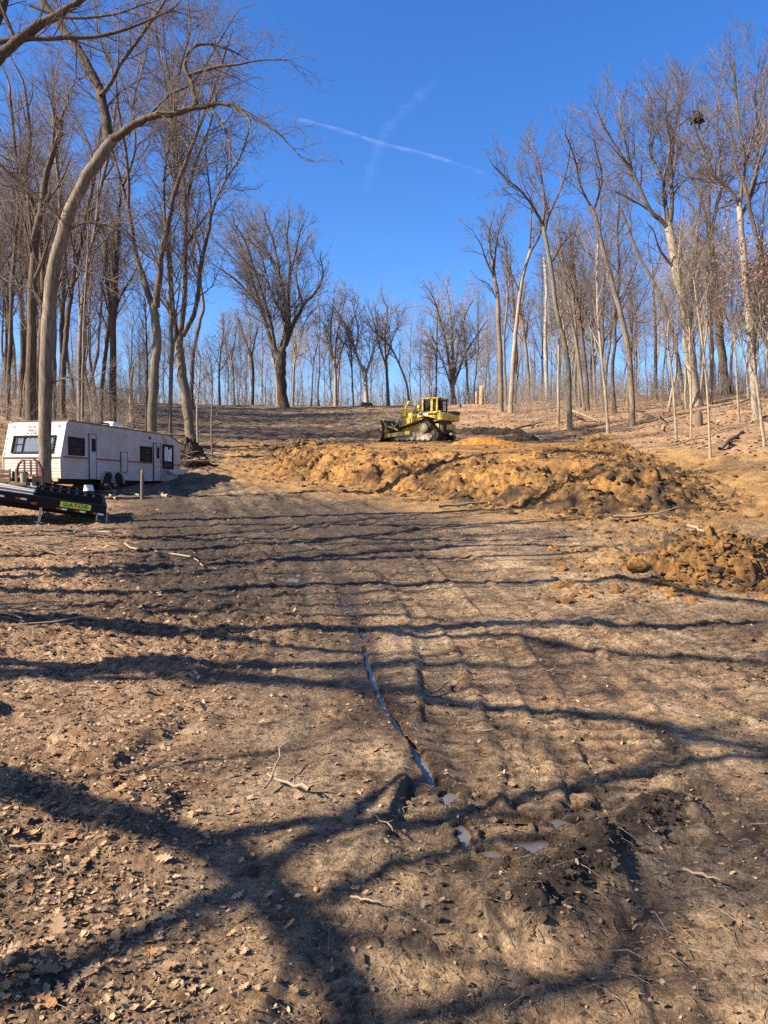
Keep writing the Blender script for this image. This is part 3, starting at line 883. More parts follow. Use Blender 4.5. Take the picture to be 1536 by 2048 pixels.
# ---- standing water
mw, nw, bw = new_mat("muddy_water")
bw.inputs['Base Color'].default_value = (0.13, 0.105, 0.085, 1)
bw.inputs['Roughness'].default_value = 0.12
bw.inputs['Specular IOR Level'].default_value = 0.5
tcw = N(nw, "ShaderNodeTexCoord"); bump(nw, noise(nw, 25, 3, .5, tcw.outputs['Object']).outputs[0], bw, .08, .01)
M['water'] = mw
rp = smooth_poly(RUT, 6)
V = []; 
for i, p in enumerate(rp):
    q = rp[min(i + 1, len(rp) - 1)] - rp[max(i - 1, 0)]; q = q / (np.linalg.norm(q) + 1e-9)
    w = .03
    V += [(p[0] - q[1] * w, p[1] + q[0] * w, -.033), (p[0] + q[1] * w, p[1] - q[0] * w, -.033)]
V = np.array(V); n = len(rp)
F = np.array([(2 * i, 2 * i + 1, 2 * i + 3, 2 * i + 2) for i in range(n - 1)])
V[:, 2] += G0(V[:, 0], V[:, 1])
tag(link("water_rut", mesh_np("water_rut", V, F, M['water'])), kind='structure')
for (px, py), rx, ry in PUDDLES:
    b = MB()
    V = [(px + rx * 1.35 * math.cos(a), py + ry * 1.35 * math.sin(a), float(G0(px, py)) - .022) for a in np.linspace(0, 2 * PI, 20, endpoint=False)]
    b.add(V, [tuple(range(20))])
    tag(b.build("puddle_water", M['water']), kind='structure')

# ---- leaves, straw, twigs
def leaf_geo(n, L, seed, prof):
    r = np.random.default_rng(seed)
    k = len(prof)
    tt = np.linspace(0, 1, k)
    V = np.zeros((n, k, 2, 3))
    curl = r.uniform(-.5, .9, n); cup = r.uniform(-.2, .8, n)
    for i in range(k):
        w = np.array(prof[i]) * L * (.8 + .4 * r.random(n))
        V[:, i, 0, 0] = (tt[i] - .5) * L; V[:, i, 1, 0] = (tt[i] - .5) * L
        V[:, i, 0, 1] = -w; V[:, i, 1, 1] = w
        zc = curl * L * (tt[i] - .5) ** 2
        V[:, i, 0, 2] = zc + cup * w * .6; V[:, i, 1, 2] = zc + cup * w * .6 * r.random(n)
    V = V.reshape(n, 2 * k, 3)
    F = np.array([(2 * i, 2 * i + 2, 2 * i + 3, 2 * i + 1) for i in range(k - 1)])
    return V, F, r
def leaves_stuff(name, x, y, z, L, mat, seed, prof=(.04, .26, .16, .3, .02)):
    n = len(x)
    V, F0, r = leaf_geo(n, L, seed, prof)
    yaw = r.uniform(0, 2 * PI, n); til = r.normal(0, .35, n); rol = r.normal(0, .35, n)
    X, Y, Z = V[..., 0], V[..., 1], V[..., 2]
    ct, st = np.cos(til)[:, None], np.sin(til)[:, None]
    X, Z = X * ct + Z * st, -X * st + Z * ct
    ct, st = np.cos(rol)[:, None], np.sin(rol)[:, None]
    Y, Z = Y * ct - Z * st, Y * st + Z * ct
    c, s_ = np.cos(yaw)[:, None], np.sin(yaw)[:, None]
    X, Y = X * c - Y * s_, X * s_ + Y * c
    W = np.stack([X + x[:, None], Y + y[:, None], Z + z[:, None] + .006 + .06 * L[:, None]], -1)
    F = (F0[None] + (np.arange(n) * V.shape[1])[:, None, None]).reshape(-1, 4)
    return tag(link(name, mesh_np(name, W.reshape(-1, 3), F, mat, False)), kind='stuff')
def lit_cond(x, y, r): 
    d = detail(x, y)
    return r.random(len(x)) < np.clip((d[2] * .75 + .012) * (.16 + .84 * sstep(4.5, 8, y)), 0, 1)
x, y, z, r = scatter(30000, (-.62, .55), (2.0, 24), 21, lit_cond)
leaves_stuff("fallen_leaves", x, y, z, (.014 + .034 * r.random(len(x))) * (1 + .09 * y), M['leaf'], 22)
x, y, z, r = scatter(56000, (-.62, .6), (2.0, 13), 23, lambda x, y, r: r.random(len(x)) < .10 + .9 * detail(x, y)[2])
leaves_stuff("leaf_fragments", x, y, z, (.006 + .017 * r.random(len(x)) ** 2) * (1 + .1 * y), M['mulch'], 24, (.1, .3, .15))
x, y, z, r = scatter(16000, (-.75, .75), (36, 90), 25, lit_cond)
leaves_stuff("slope_leaves", x, y, z, .14 + .16 * r.random(len(x)), M['leaf'], 26, (.1, .34, .1))
x, y, z, r = scatter(4200, (-.6, .6), (2.0, 16), 27)
L = (.02 + .16 * r.random(len(x)) ** 4); an = r.uniform(0, 2 * PI, len(x))
rr = (.0005 + .0009 * r.random(len(x))) * (1 + .12 * y)
pol = [[(x[i] - L[i] / 2 * math.cos(an[i]), y[i] - L[i] / 2 * math.sin(an[i]), z[i] + .004, rr[i]), (x[i], y[i], z[i] + .008 + .1 * L[i] * (i % 3), rr[i]), (x[i] + L[i] / 2 * math.cos(an[i] + .4), y[i] + L[i] / 2 * math.sin(an[i] + .4), z[i] + .005, rr[i] * .5)] for i in range(len(x))]
V, F = tubes(pol, 3)
tag(link("twig_litter", mesh_np("twig_litter", V, F, M['stick_dark2'])), kind='stuff')

# big leaves in the foreground, one by one
LP = [(.02, 0), (.10, .02), (.16, .10), (.22, .05), (.30, .19), (.38, .30), (.44, .12), (.52, .22), (.60, .36), (.66, .16), (.74, .22), (.82, .26), (.88, .12), (.95, .10), (1, 0)]
def oak_leaf_mesh(seed, mat):
    q = random.Random(seed)
    V = [(0 - .5, 0, 0)]
    F = []
    mid = []
    for tx, w in LP: mid.append((tx - .5, 0, .22 * (tx - .5) ** 2 * q.uniform(.2, 1.6)))
    V = list(mid); n = len(mid)
    for sgn in (1, -1):
        cup = q.uniform(-.1, .7)
        V += [(m[0] + .03 * q.uniform(-1, 1), sgn * w * q.uniform(.75, 1.15), m[2] + cup * w * w * 1.6) for m, (tx, w) in zip(mid, LP)]
    for i in range(n - 1):
        F.append((i, i + 1, n + i + 1, n + i)); F.append((i + 1, i, 2 * n + i, 2 * n + i + 1))
    me = bpy.data.meshes.new("oak_leaf"); me.from_pydata(V, [], F); me.update(); me.materials.append(mat)
    return me
LM = [oak_leaf_mesh(i, M[('leaf2', 'leaf2', 'leaf', 'leaf3')[i % 4]]) for i in range(8)]
q = random.Random(5)
lp = [(115, 1868), (20, 1955), (92, 1962), (85, 2020), (35, 1985), (285, 1578), (245, 1566), (240, 1612), (140, 1690), (95, 1712), (30, 1680), (180, 1640), (222, 1420), (410, 1432), (300, 1360), (655, 1440), (330, 1735)]
while len(lp) < 290:
    u = q.uniform(0, 760) * q.uniform(.3, 1); v = 1270 + 770 * q.random() ** .8
    lp.append((u, v))
for k, (u, v) in enumerate(lp):
    h = hit(u, v)
    if not h: continue
    o = bpy.data.objects.new("leaf", LM[k % 8]); C.objects.link(o); o.parent = ground
    L = q.uniform(.085, .12) if k < 17 else q.uniform(.028, .062)
    o.scale = (L, L, L)
    o.location = (h[0], h[1], gz(h[0], h[1]) + .012)
    o.rotation_euler = (q.gauss(0, .3), q.gauss(0, .3), q.uniform(0, 6.28))

# ---- individual fallen sticks and logs
M_ = 0
def crooked(p0, p1, r0, r1, seed, n=7, wob=.06, forks=0, sides=7):
    q = random.Random(seed)
    a = np.array(p0); b = np.array(p1); L = np.linalg.norm(b - a)
    P = [a * (1 - i / (n - 1)) + b * (i / (n - 1)) + (0 if i in (0,) else 1) * np.array([q.gauss(0, wob * L * .5), q.gauss(0, wob * L * .5), q.gauss(0, wob * L * .25)]) for i in range(n)]
    R = [r0 + (r1 - r0) * i / (n - 1) for i in range(n)]
    main = [(*p, r) for p, r in zip(P, R)]
    out = [main]
    for k in range(forks):
        i = q.randint(2, n - 2)
        d = (b - a) / L
        e = d * q.uniform(.3, .8) + np.array([q.uniform(-.8, .8), q.uniform(-.8, .8), q.uniform(.0, .7)])
        l = L * q.uniform(.15, .4)
        out.append([(*(P[i] + e * l * j / 4 + np.array([0, 0, -.02 * l * j])), R[i] * .6 * (1 - j / 4.6)) for j in range(5)])
    return out
def stick(name, cat, label, pa, pb, r0, r1, seed, forks=1, mat='stick', lift=.03, group=None, z1=0.0, absolute=False):
    if absolute: A, B = pa, pb
    else:
        A = hit(*pa); B = hit(*pb)
        if A is None or B is None: return
        A = (A[0], A[1], gz(A[0], A[1]) + lift); B = (B[0], B[1], gz(B[0], B[1]) + lift + z1)
    pol = crooked(A, B, r0, r1, seed, forks=forks)
    V, F = tubes([p for p in pol if len(p) == 7], 7)
    parts = [(V, F)]
    ot = [p for p in pol if len(p) != 7]
    if ot: parts.append(tubes(ot, 5))
    V, F = join_vf(parts)
    o = link(name, mesh_np(name, V, F, M[mat]))
    return tag(o, label, cat, group)
stick("fallen_branch", "branch", "broken forked branch lying on pale dirt in the left foreground", (535, 1560), (618, 1608), .006, .010, 1, 4, z1=.02)
stick("fallen_branch", "branch", "thin crossed stick standing out of the forked foreground branch", (530, 1590), (580, 1530), .006, .004, 2, 2, z1=.1)
stick("fallen_branch", "branch", "curved dead branch between the water rut and the track marks", (862, 1392), (905, 1362), .01, .005, 3, 3, z1=.05)
stick("fallen_branch", "branch", "thin twig lying at an angle just right of the water rut", (800, 1420), (862, 1398), .007, .004, 4, 1)
stick("fallen_branch", "branch", "short straight pale stick below the curved dead branch", (935, 1466), (988, 1468), .005, .004, 5, 0)
stick("fallen_branch", "branch", "bleached splinter of wood on the dark wet mud at the right", (1365, 1748), (1440, 1778), .007, .004, 6, 0)
stick("fallen_branch", "branch", "slender tan twig at the bottom left among big leaves", (20, 1705), (150, 1711), .005, .003, 7, 1)
stick("fallen_branch", "branch", "pale twig beside the track marks above the puddles", (735, 1640), (792, 1680), .006, .003, 8, 1)
stick("fallen_branch", "branch", "branched twig on dry dirt at the bottom centre", (700, 1815), (770, 1830), .005, .003, 9, 3)
stick("fallen_branch", "branch", "long bent branch near the left edge below the flatbed trailer", (95, 1072), (250, 1082), .035, .02, 10, 3, z1=.15)
stick("fallen_branch", "branch", "long low branch running right from the brush on the left", (250, 1090), (425, 1142), .022, .012, 11, 3, z1=.05)
stick("fallen_branch", "branch", "short pale stick at the end of the low brush on the left", (395, 1144), (432, 1143), .025, .02, 12, 0)
stick("fallen_branch", "branch", "bleached branch lying below the ochre bank near the centre", (880, 1018), (972, 1012), .06, .03, 13, 1, lift=.1)
stick("fallen_branch", "branch", "long pale branch lying in front of the right end of the ochre bank", (1225, 1046), (1330, 1043), .045, .03, 14, 2, lift=.1)
stick("fallen_branch", "branch", "split pale branch resting on the small lumpy heap at the right", at(1375, 1050, 12.0), at(1428, 1070, 11.7), .03, .02, 15, 2, absolute=True)
stick("fallen_branch", "branch", "yellowish stick on top of the small lumpy heap by the right edge", at(1480, 1090, 11.6), at(1515, 1106, 11.4), .03, .015, 16, 1, absolute=True)
stick("fallen_log", "log", "long pale fallen log slanting across the leafy slope behind the right trees", (1095, 815), (1180, 848), .14, .09, 17, 1, lift=.15)
stick("fallen_log", "log", "thin fallen pole lying low on the right slope above the ochre bank", (1335, 900), (1490, 868), .06, .04, 18, 1, lift=.2, z1=.2)
stick("fallen_log", "log", "dark fallen log beside the trunk of the rightmost saplings", (1440, 905), (1482, 862), .13, .08, 19, 0, 'stick_dark', lift=.1)
stick("fallen_log", "log", "dark arched branch stuck in the leafy slope right of centre", (1290, 828), (1332, 876), .06, .05, 20, 0, 'stick_dark', lift=.2)
stick("fallen_log", "log", "fallen trunk lying on the ridge left of the twin trunks, behind the bulldozer", (968, 800), (1025, 790), .14, .1, 21, 1, lift=.3, z1=.6)
stick("fallen_log", "log", "grey fallen branch left of the dark stump on the right slope", (1130, 832), (1190, 845), .09, .06, 22, 2, lift=.2)
stick("fallen_log", "log", "dark fallen branch above the topsoil behind the bulldozer", (1015, 868), (1085, 850), .1, .06, 23, 1, 'stick_dark', lift=.2)
stick("fallen_branch", "branch", "pale forked stick on leaves in front of the camper wheels", (214, 985), (234, 1000), .05, .03, 24, 1, z1=.05)
stick("fallen_branch", "branch", "pale curved stick on leaves left of the post by the camper", (248, 985), (285, 998), .05, .03, 25, 1)
stick("fallen_branch", "branch", "stubby pale stick on leaves right of the post by the camper", (318, 988), (340, 996), .07, .05, 26, 1)
stick("leaning_pole", "branch", "long bare pole leaning out of the brush heap behind the camper", (370, 908), (440, 862), .05, .03, 27, 0, lift=.3, z1=1.2)
stick("fallen_branch", "branch", "thin whip leaning on the camper's rear corner", at(348, 990, 33.5), at(322, 946, 34), .035, .015, 28, 2, absolute=True)
# ------------------------------------------------------------------ trees
def vadd(a, b, k=1.0): return (a[0] + b[0] * k, a[1] + b[1] * k, a[2] + b[2] * k)
def vnorm(a):
    l = math.sqrt(a[0] * a[0] + a[1] * a[1] + a[2] * a[2]) + 1e-9
    return (a[0] / l, a[1] / l, a[2] / l)
def vcross(a, b): return (a[1] * b[2] - a[2] * b[1], a[2] * b[0] - a[0] * b[2], a[0] * b[1] - a[1] * b[0])
def bend(d, ang, q):
    ref = (0, 0, 1) if abs(d[2]) < .9 else (1, 0, 0)
    u = vnorm(vcross(d, ref)); w = vcross(d, u)
    az = q.uniform(0, 2 * PI); s = math.sin(ang); c = math.cos(ang)
    return vnorm((d[0] * c + s * (u[0] * math.cos(az) + w[0] * math.sin(az)), d[1] * c + s * (u[1] * math.cos(az) + w[1] * math.sin(az)), d[2] * c + s * (u[2] * math.cos(az) + w[2] * math.sin(az))))
NPT = {1: 6, 2: 4, 3: 3, 4: 3}
SPC = {1: .62, 2: .34, 3: .26}
def sprout(poly, lvl, maxl, out, q, P, t0=.15):
    """side shoots along a limb; poly = [(x,y,z,r)...]"""
    n = len(poly)
    seg = [math.dist(poly[i][:3], poly[i + 1][:3]) for i in range(n - 1)]
    L = sum(seg)
    if L < .15: return
    sp = SPC[lvl] * P['sp'] * P['size']
    s = L * t0 + q.uniform(0, sp)
    while s < L:
        k = 0; acc = 0
        while k < n - 2 and acc + seg[k] < s: acc += seg[k]; k += 1
        f = (s - acc) / max(seg[k], 1e-6); f = min(f, 1)
        a, b = poly[k], poly[k + 1]
        p = tuple(a[i] + (b[i] - a[i]) * f for i in range(3)); r = a[3] + (b[3] - a[3]) * f
        d = vnorm((b[0] - a[0], b[1] - a[1], b[2] - a[2]))
        t = s / L
        if lvl == 1: cl = P['size'] * q.uniform(.7, 1.35) * (1.25 + min(.30 * L * (1 - .65 * t), 3.2))
        elif lvl == 2: cl = L * q.uniform(.28, .5) * (1.15 - .6 * t)
        else: cl = L * q.uniform(.35, .6) * (1.1 - .5 * t)
        grow(p, bend(d, q.uniform(P['a0'], P['a1']), q), cl, min(r * .6, .009 * cl + P['rmin'] * 1.1), lvl, maxl, out, q, P)
        s += sp * q.uniform(.5, 1.5)
def grow(p, d, L, r, lvl, maxl, out, q, P):
    n = NPT[lvl]; pts = [(*p, max(r, P['rmin']))]
    up = P['up'] * (1.0 if lvl == 1 else .8); w = P['wob']
    st = L / (n - 1)
    for i in range(1, n):
        d = vnorm((d[0] + q.gauss(0, w), d[1] + q.gauss(0, w), d[2] + q.gauss(0, w) + up * .28))
        p = vadd(p, d, st)
        pts.append((*p, max(r * (1 - .8 * i / (n - 1)), P['rmin'] * (1 - .45 * i / (n - 1)))))
    out[lvl].append(pts)
    if lvl < maxl: sprout(pts, lvl + 1, maxl, out, q, P, .12)

def assemble(name, label, cat, group, trunkpolys, out, mat, twig, parent_loc, fol=None, lmat=None):
    """Empty at the foot with children trunk (stem and limbs) and crown (branches and twigs)"""
    root = empty(name, parent_loc, label, cat, group)
    off = np.array(parent_loc)
    T_ = list(trunkpolys[0]); e_, f_ = T_[-1], T_[-2]; u_ = vnorm(tuple(e_[i] - f_[i] for i in range(3)))
    T_ = T_ + [(*vadd(e_, u_, e_[3] * .8), e_[3] * .75), (*vadd(e_, u_, e_[3] * 1.3), e_[3] * .1)]
    V, F = tubes([T_], 12)
    tr = link("trunk", mesh_np("trunk", V - off, F, mat), root)
    for p in trunkpolys[1:]:
        V, F = tubes([p], 8)
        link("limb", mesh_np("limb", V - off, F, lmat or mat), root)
    lst = []
    if out[1]: lst.append(tubes(out[1], 4))
    if out[2]: lst.append(tubes(out[2], 3))
    if out[3] or out[4]: lst.append(tubes(out[3] + out[4], 3))
    if lst:
        V, F = join_vf(lst)
        link("crown", mesh_np("crown", V - off, F, twig), root)
    if fol:
        V, F, m = fol
        link("withered_leaves", mesh_np("withered_leaves", V - off, F, m, False), root)
    return root

def to3(pix, w0, w1, d, dk, q, d0=None, jw=.0, kn=.06):
    """pixel outline of a stem -> smoothed 3-D poly at depth d drifting by dk"""
    P = smooth_poly(pix, 4); n = len(P)
    out = []
    L = sum(np.linalg.norm(P[i + 1] - P[i]) for i in range(n - 1)) * d / FPX
    for i, p in enumerate(P):
        t = i / (n - 1)
        dd = (d if d0 is None else d0) + dk * L * t
        x, y, z = at(p[0], p[1], dd)
        w = (w0 + (w1 - w0) * t) * dd / FPX / 2 * (1 + q.uniform(-kn, kn))
        out.append((x + q.gauss(0, jw + .09 * w), y + q.gauss(0, .12 * w), z + q.gauss(0, .05 * w), w))
    return out

M['leafhang'] = leaf_mat('withered_leaf', (.13, .075, .055), (.2, .115, .08), (.27, .17, .12))
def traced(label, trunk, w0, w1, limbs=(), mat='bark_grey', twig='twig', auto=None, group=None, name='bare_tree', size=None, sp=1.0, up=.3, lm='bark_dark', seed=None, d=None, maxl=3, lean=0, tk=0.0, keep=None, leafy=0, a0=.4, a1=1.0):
    q = random.Random(seed if seed is not None else int(trunk[0][0] * 7 + trunk[0][1]))
    h = hit(*trunk[0]) if d is None else None
    if h is None:
        dd = d or 84 + (trunk[0][0] % 9); x, y, z = at(trunk[0][0], trunk[0][1], dd)
    else: dd = h[1]
    T = to3(trunk, w0, w1, dd, tk, q)
    x, y = T[0][0], T[0][1]
    zg = gz(x, y)
    foot = (x, y, min(zg, T[0][2] + .3) if h is None else zg)
    r0 = T[0][3]
    T = [(x, y, foot[2] - .35, r0 * 1.45), (x, y, foot[2] + .03, r0 * 1.25), (x + (T[1][0] - x) * .3, y, foot[2] + .45, r0 * 1.02)] + [p for p in T[1:] if p[2] > foot[2] + .8]
    P = {'size': size or min(1.25, .55 + dd / 90), 'sp': sp, 'a0': a0, 'a1': a1, 'rmin': max(.004, dd * .00020), 'up': up, 'wob': .19}
    out = {1: [], 2: [], 3: [], 4: []}
    polys = [T]
    for lb in limbs:
        pts, a, b = lb[0], lb[1], lb[2]
        k = lb[3] if len(lb) > 3 else q.uniform(-.45, .45)
        # depth of the trunk where the limb leaves
        p0 = pts[0]
        best = min((abs(TT[2] - at(p0[0], p0[1], dd)[2]), TT[1]) for TT in T[2:])[1]
        L = to3(pts, a, b, dd, k, q, best)
        polys.append(L)
        sprout(L, 1, maxl, out, q, P, .12)
        grow(L[-1][:3], vnorm(tuple(L[-1][i] - L[-2][i] for i in range(3))), 1.3 * P['size'], L[-1][3], 1, maxl, out, q, P)
    if auto:      # no traced limbs: ascending limbs from the upper stem
        t0, nl, ll = auto
        n = len(T)
        Lt = T[-1][2] - T[0][2]
        for k in range(nl):
            t = t0 + (1 - t0) * (k + .5 * q.random()) / nl
            i = min(n - 2, max(2, int(t * (n - 1)))); f = t * (n - 1) - int(t * (n - 1))
            p = tuple(T[i][j] + (T[i + 1][j] - T[i][j]) * f for j in range(3)); r = T[i][3]
            dr = vnorm(tuple(T[i + 1][j] - T[i][j] for j in range(3)))
            dr = bend(dr, q.uniform(.3, .75), q)
            L = ll * q.uniform(.6, 1.15) * (1.1 - .55 * (t - t0) / (1 - t0))
            pts = [(*p, r * .55)]
            for s in range(1, 8):
                dr = vnorm((dr[0] + q.gauss(0, .1), dr[1] + q.gauss(0, .1), dr[2] + q.gauss(0, .08) + .14))
                p = vadd(p, dr, L / 7); pts.append((*p, max(r * .55 * (1 - s / 8), P['rmin'] * 1.3)))
            polys.append(pts); sprout(pts, 1, maxl, out, q, P, .1)
        tip = T[-1]
        grow(tip[:3], vnorm(tuple(T[-1][i] - T[-2][i] for i in range(3))), ll * .6, tip[3], 1, maxl, out, q, P)
        sprout(T[-max(4, n // 3):], 1, maxl, out, q, P, .0)
    fol = None
    if leafy:
        src = out[3] + out[2]
        pts = np.array([p[-1][:3] for p in q.sample(src, min(len(src), leafy))])
        fol = leafcloud(pts, .05 + .05 * dd / 60, int(trunk[0][0]), 'leafhang', 6, .4)
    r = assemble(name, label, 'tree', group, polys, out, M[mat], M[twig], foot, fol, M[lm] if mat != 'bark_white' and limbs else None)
    return r
def leafcloud(pts, L, seed, mat='leaf3', per=3, spread=.35):
    r = np.random.default_rng(seed)
    P = np.repeat(pts, per, 0) + r.normal(0, spread, (len(pts) * per, 3))
    a = r.normal(size=P.shape); a /= np.linalg.norm(a, axis=1, keepdims=True)
    b = np.cross(a, r.normal(size=P.shape)); b /= np.linalg.norm(b, axis=1, keepdims=True)
    l = L * r.uniform(.6, 1.2, (len(P), 1))
    V = np.stack([P - a * l, P + b * l * .5, P + a * l, P - b * l * .5], 1).reshape(-1, 3)
    F = np.arange(len(V)).reshape(-1, 4)
    return V, F, M[mat]

# --- left foreground: leaning tree in front of the camper
traced("big leaning grey tree before the camper's nose, one long arm reaching over the clearing",
    [(88, 1000), (89, 940), (90, 880), (92, 760), (95, 650), (108, 540), (130, 450), (165, 370), (200, 315), (222, 283)], 27, 21,
    [([(219, 280), (238, 272), (255, 258), (292, 238), (319, 229), (346, 228), (378, 217), (410, 213), (437, 206), (462, 212), (484, 224)], 18, 6, -.2),
     ([(465, 210), (500, 228), (535, 250), (565, 275), (605, 318)], 6, 2, -.2),
     ([(218, 285), (212, 240), (200, 185), (180, 140), (150, 90), (115, 45), (85, 0), (60, -70)], 20, 13, .15),
     ([(202, 192), (222, 165), (240, 130), (290, 60), (330, 0), (350, -60)], 9, 4, .2),
     ([(392, 213), (383, 165), (370, 130), (385, 95), (420, 88), (455, 98), (480, 110)], 10, 3, .1),
     ([(376, 150), (430, 135), (480, 128), (520, 120), (580, 120)], 7, 2, -.1),
     ([(300, 228), (340, 190), (390, 160), (440, 80), (470, 30)], 5, 2, .1),
     ([(128, 460), (110, 425), (60, 390), (0, 365), (-50, 340)], 8, 4, .1),
     ([(165, 375), (185, 320), (160, 250), (120, 190)], 5, 2, .3),
     ([(125, 470), (170, 445), (230, 455), (280, 480)], 5, 2, -.1),
     ([(98, 640), (70, 585), (20, 565)], 5, 2, .2), ([(130, 520), (170, 540), (220, 560), (260, 565)], 4, 1.5, -.2),
     ([(96, 770), (140, 755), (190, 775), (240, 800)], 4, 1.5, -.2),
     ([(420, 212), (450, 260), (460, 310), (440, 350)], 5, 2, -.3), ([(60, 10), (130, 35), (220, 30), (300, 5)], 7, 3, 0)],
    mat='bark_grey', size=.78, sp=.7, up=.2, name='leaning_tree', maxl=3)
traced("tree standing outside the frame at the left whose dark limbs cross the top left corner",
    [(-150, 1010), (-160, 800), (-150, 500), (-110, 280), (-60, 170), (0, 112)], 44, 22,
    [([(0, 112), (40, 78), (80, 48), (130, 22), (175, -10)], 20, 12, .1),
     ([(-10, 85), (60, 78), (130, 76), (200, 72), (270, 52), (340, 20)], 11, 4, 0.1),
     ([(-60, 180), (-20, 70), (10, 0), (20, -80)], 20, 12, .2), ([(-80, 210), (0, 330), (60, 380), (110, 425)], 8, 3, .1),
     ([(30, 85), (10, 30), (-10, -20)], 9, 5, .1)],
    mat='bark_dark', twig='twig_dark', size=.6, sp=.8, up=.25, name='leaning_tree', d=19, seed=5)
# --- forked trees behind the camper
traced("thick mossy trunk rising behind the camper's middle, forking into two tall limbs",
    [(301, 868), (307, 772), (314, 686), (310, 640), (306, 606)], 21, 16,
    [([(304, 612), (290, 565), (273, 515), (260, 437), (246, 378), (228, 314), (215, 250)], 13, 4, .1),
     ([(257, 425), (256, 340), (247, 273), (237, 219), (228, 150), (200, 82), (190, 20)], 7, 3, -.15),
     ([(312, 615), (319, 548), (321, 520), (326, 492), (337, 442), (351, 378), (374, 319), (396, 260), (415, 214), (437, 150), (455, 90)], 14, 4, -.1),
     ([(331, 470), (328, 365), (337, 296), (345, 200), (330, 110), (325, 30)], 6, 2.5, .2),
     ([(340, 430), (352, 340), (352, 240), (360, 140), (380, 60), (372, -20)], 7, 3, .3),
     ([(247, 370), (270, 300), (268, 200), (290, 120), (300, 40)], 6, 2.5, .3)],
    mat='bark_moss', name='bare_tree', d=42, size=.8)
traced("curved trunk at the camper's far end spreading into four slender rising limbs",
    [(383, 893), (374, 820), (365, 752), (360, 710), (358, 684)], 20, 17,
    [([(357, 690), (349, 638), (342, 547), (339, 456), (347, 400), (340, 320)], 8, 3, .2),
     ([(361, 680), (369, 592), (371, 501), (371, 410), (365, 342), (353, 292), (337, 196), (319, 114), (310, 40)], 11, 3, 0),
     ([(366, 672), (392, 615), (403, 524), (419, 456), (424, 424), (451, 360), (478, 319), (497, 265)], 10, 2.5, -.1),
     ([(371, 500), (380, 478), (410, 433), (422, 410), (415, 342), (412, 290), (430, 210)], 5, 2, .1),
     ([(371, 420), (390, 330), (420, 250), (440, 170), (480, 100)], 6, 2, .2)],
    mat='bark_grey', size=.8)
traced("crooked broken-topped tree standing right behind the curved four-limbed trunk",
    [(385, 820), (383, 770), (387, 706), (401, 638), (407, 612), (401, 570), (392, 524), (380, 470)], 9, 4, auto=(.7, 5, 3.5), mat='bark_grey')
# --- solitary oak on the crest
traced("large solitary oak with a wide fan-shaped crown on the crest of the hill",
    [(567, 815), (562, 760), (562, 735), (564, 704)], 20, 18,
    [([(558, 712), (541, 678), (525, 626), (505, 561), (485, 501), (473, 469), (458, 440)], 10, 2, .1),
     ([(550, 693), (541, 642), (529, 602), (507, 533), (488, 478), (470, 450)], 7, 2, -.3),
     ([(520, 612), (477, 565), (457, 549), (420, 525)], 5, 1.5, -.1),
     ([(562, 700), (574, 642), (568, 594), (558, 553), (541, 513), (521, 485), (497, 440)], 10, 2, .3),
     ([(567, 702), (578, 642), (576, 582), (580, 521), (574, 481), (578, 436)], 9, 2, -.1),
     ([(571, 692), (586, 650), (600, 626), (610, 606), (630, 586), (646, 553), (642, 521)], 9, 2, .0),
     ([(606, 608), (598, 582), (592, 549), (602, 501), (618, 473)], 5, 1.5, .3),
     ([(560, 560), (549, 493), (533, 448), (528, 425)], 5, 1.5, -.2),
     ([(579, 560), (590, 510), (600, 465), (610, 440)], 4, 1.5, -.4),
     ([(536, 520), (500, 480), (470, 470)], 4, 1.5, .3), ([(505, 560), (470, 520), (440, 490), (425, 475)], 4, 1.5, .2), ([(574, 650), (545, 590), (530, 540), (515, 480), (510, 440)], 6, 1.5, .6)],
    mat='bark_dark', twig='twig', size=1.0, sp=1.0, name='oak_tree', up=.3, a1=.8)
traced("short second stem standing against the left of the solitary crest oak", [(556, 814), (555, 770), (551, 735), (545, 715)], 8, 6, auto=(.6, 4, 3), mat='bark_tan')
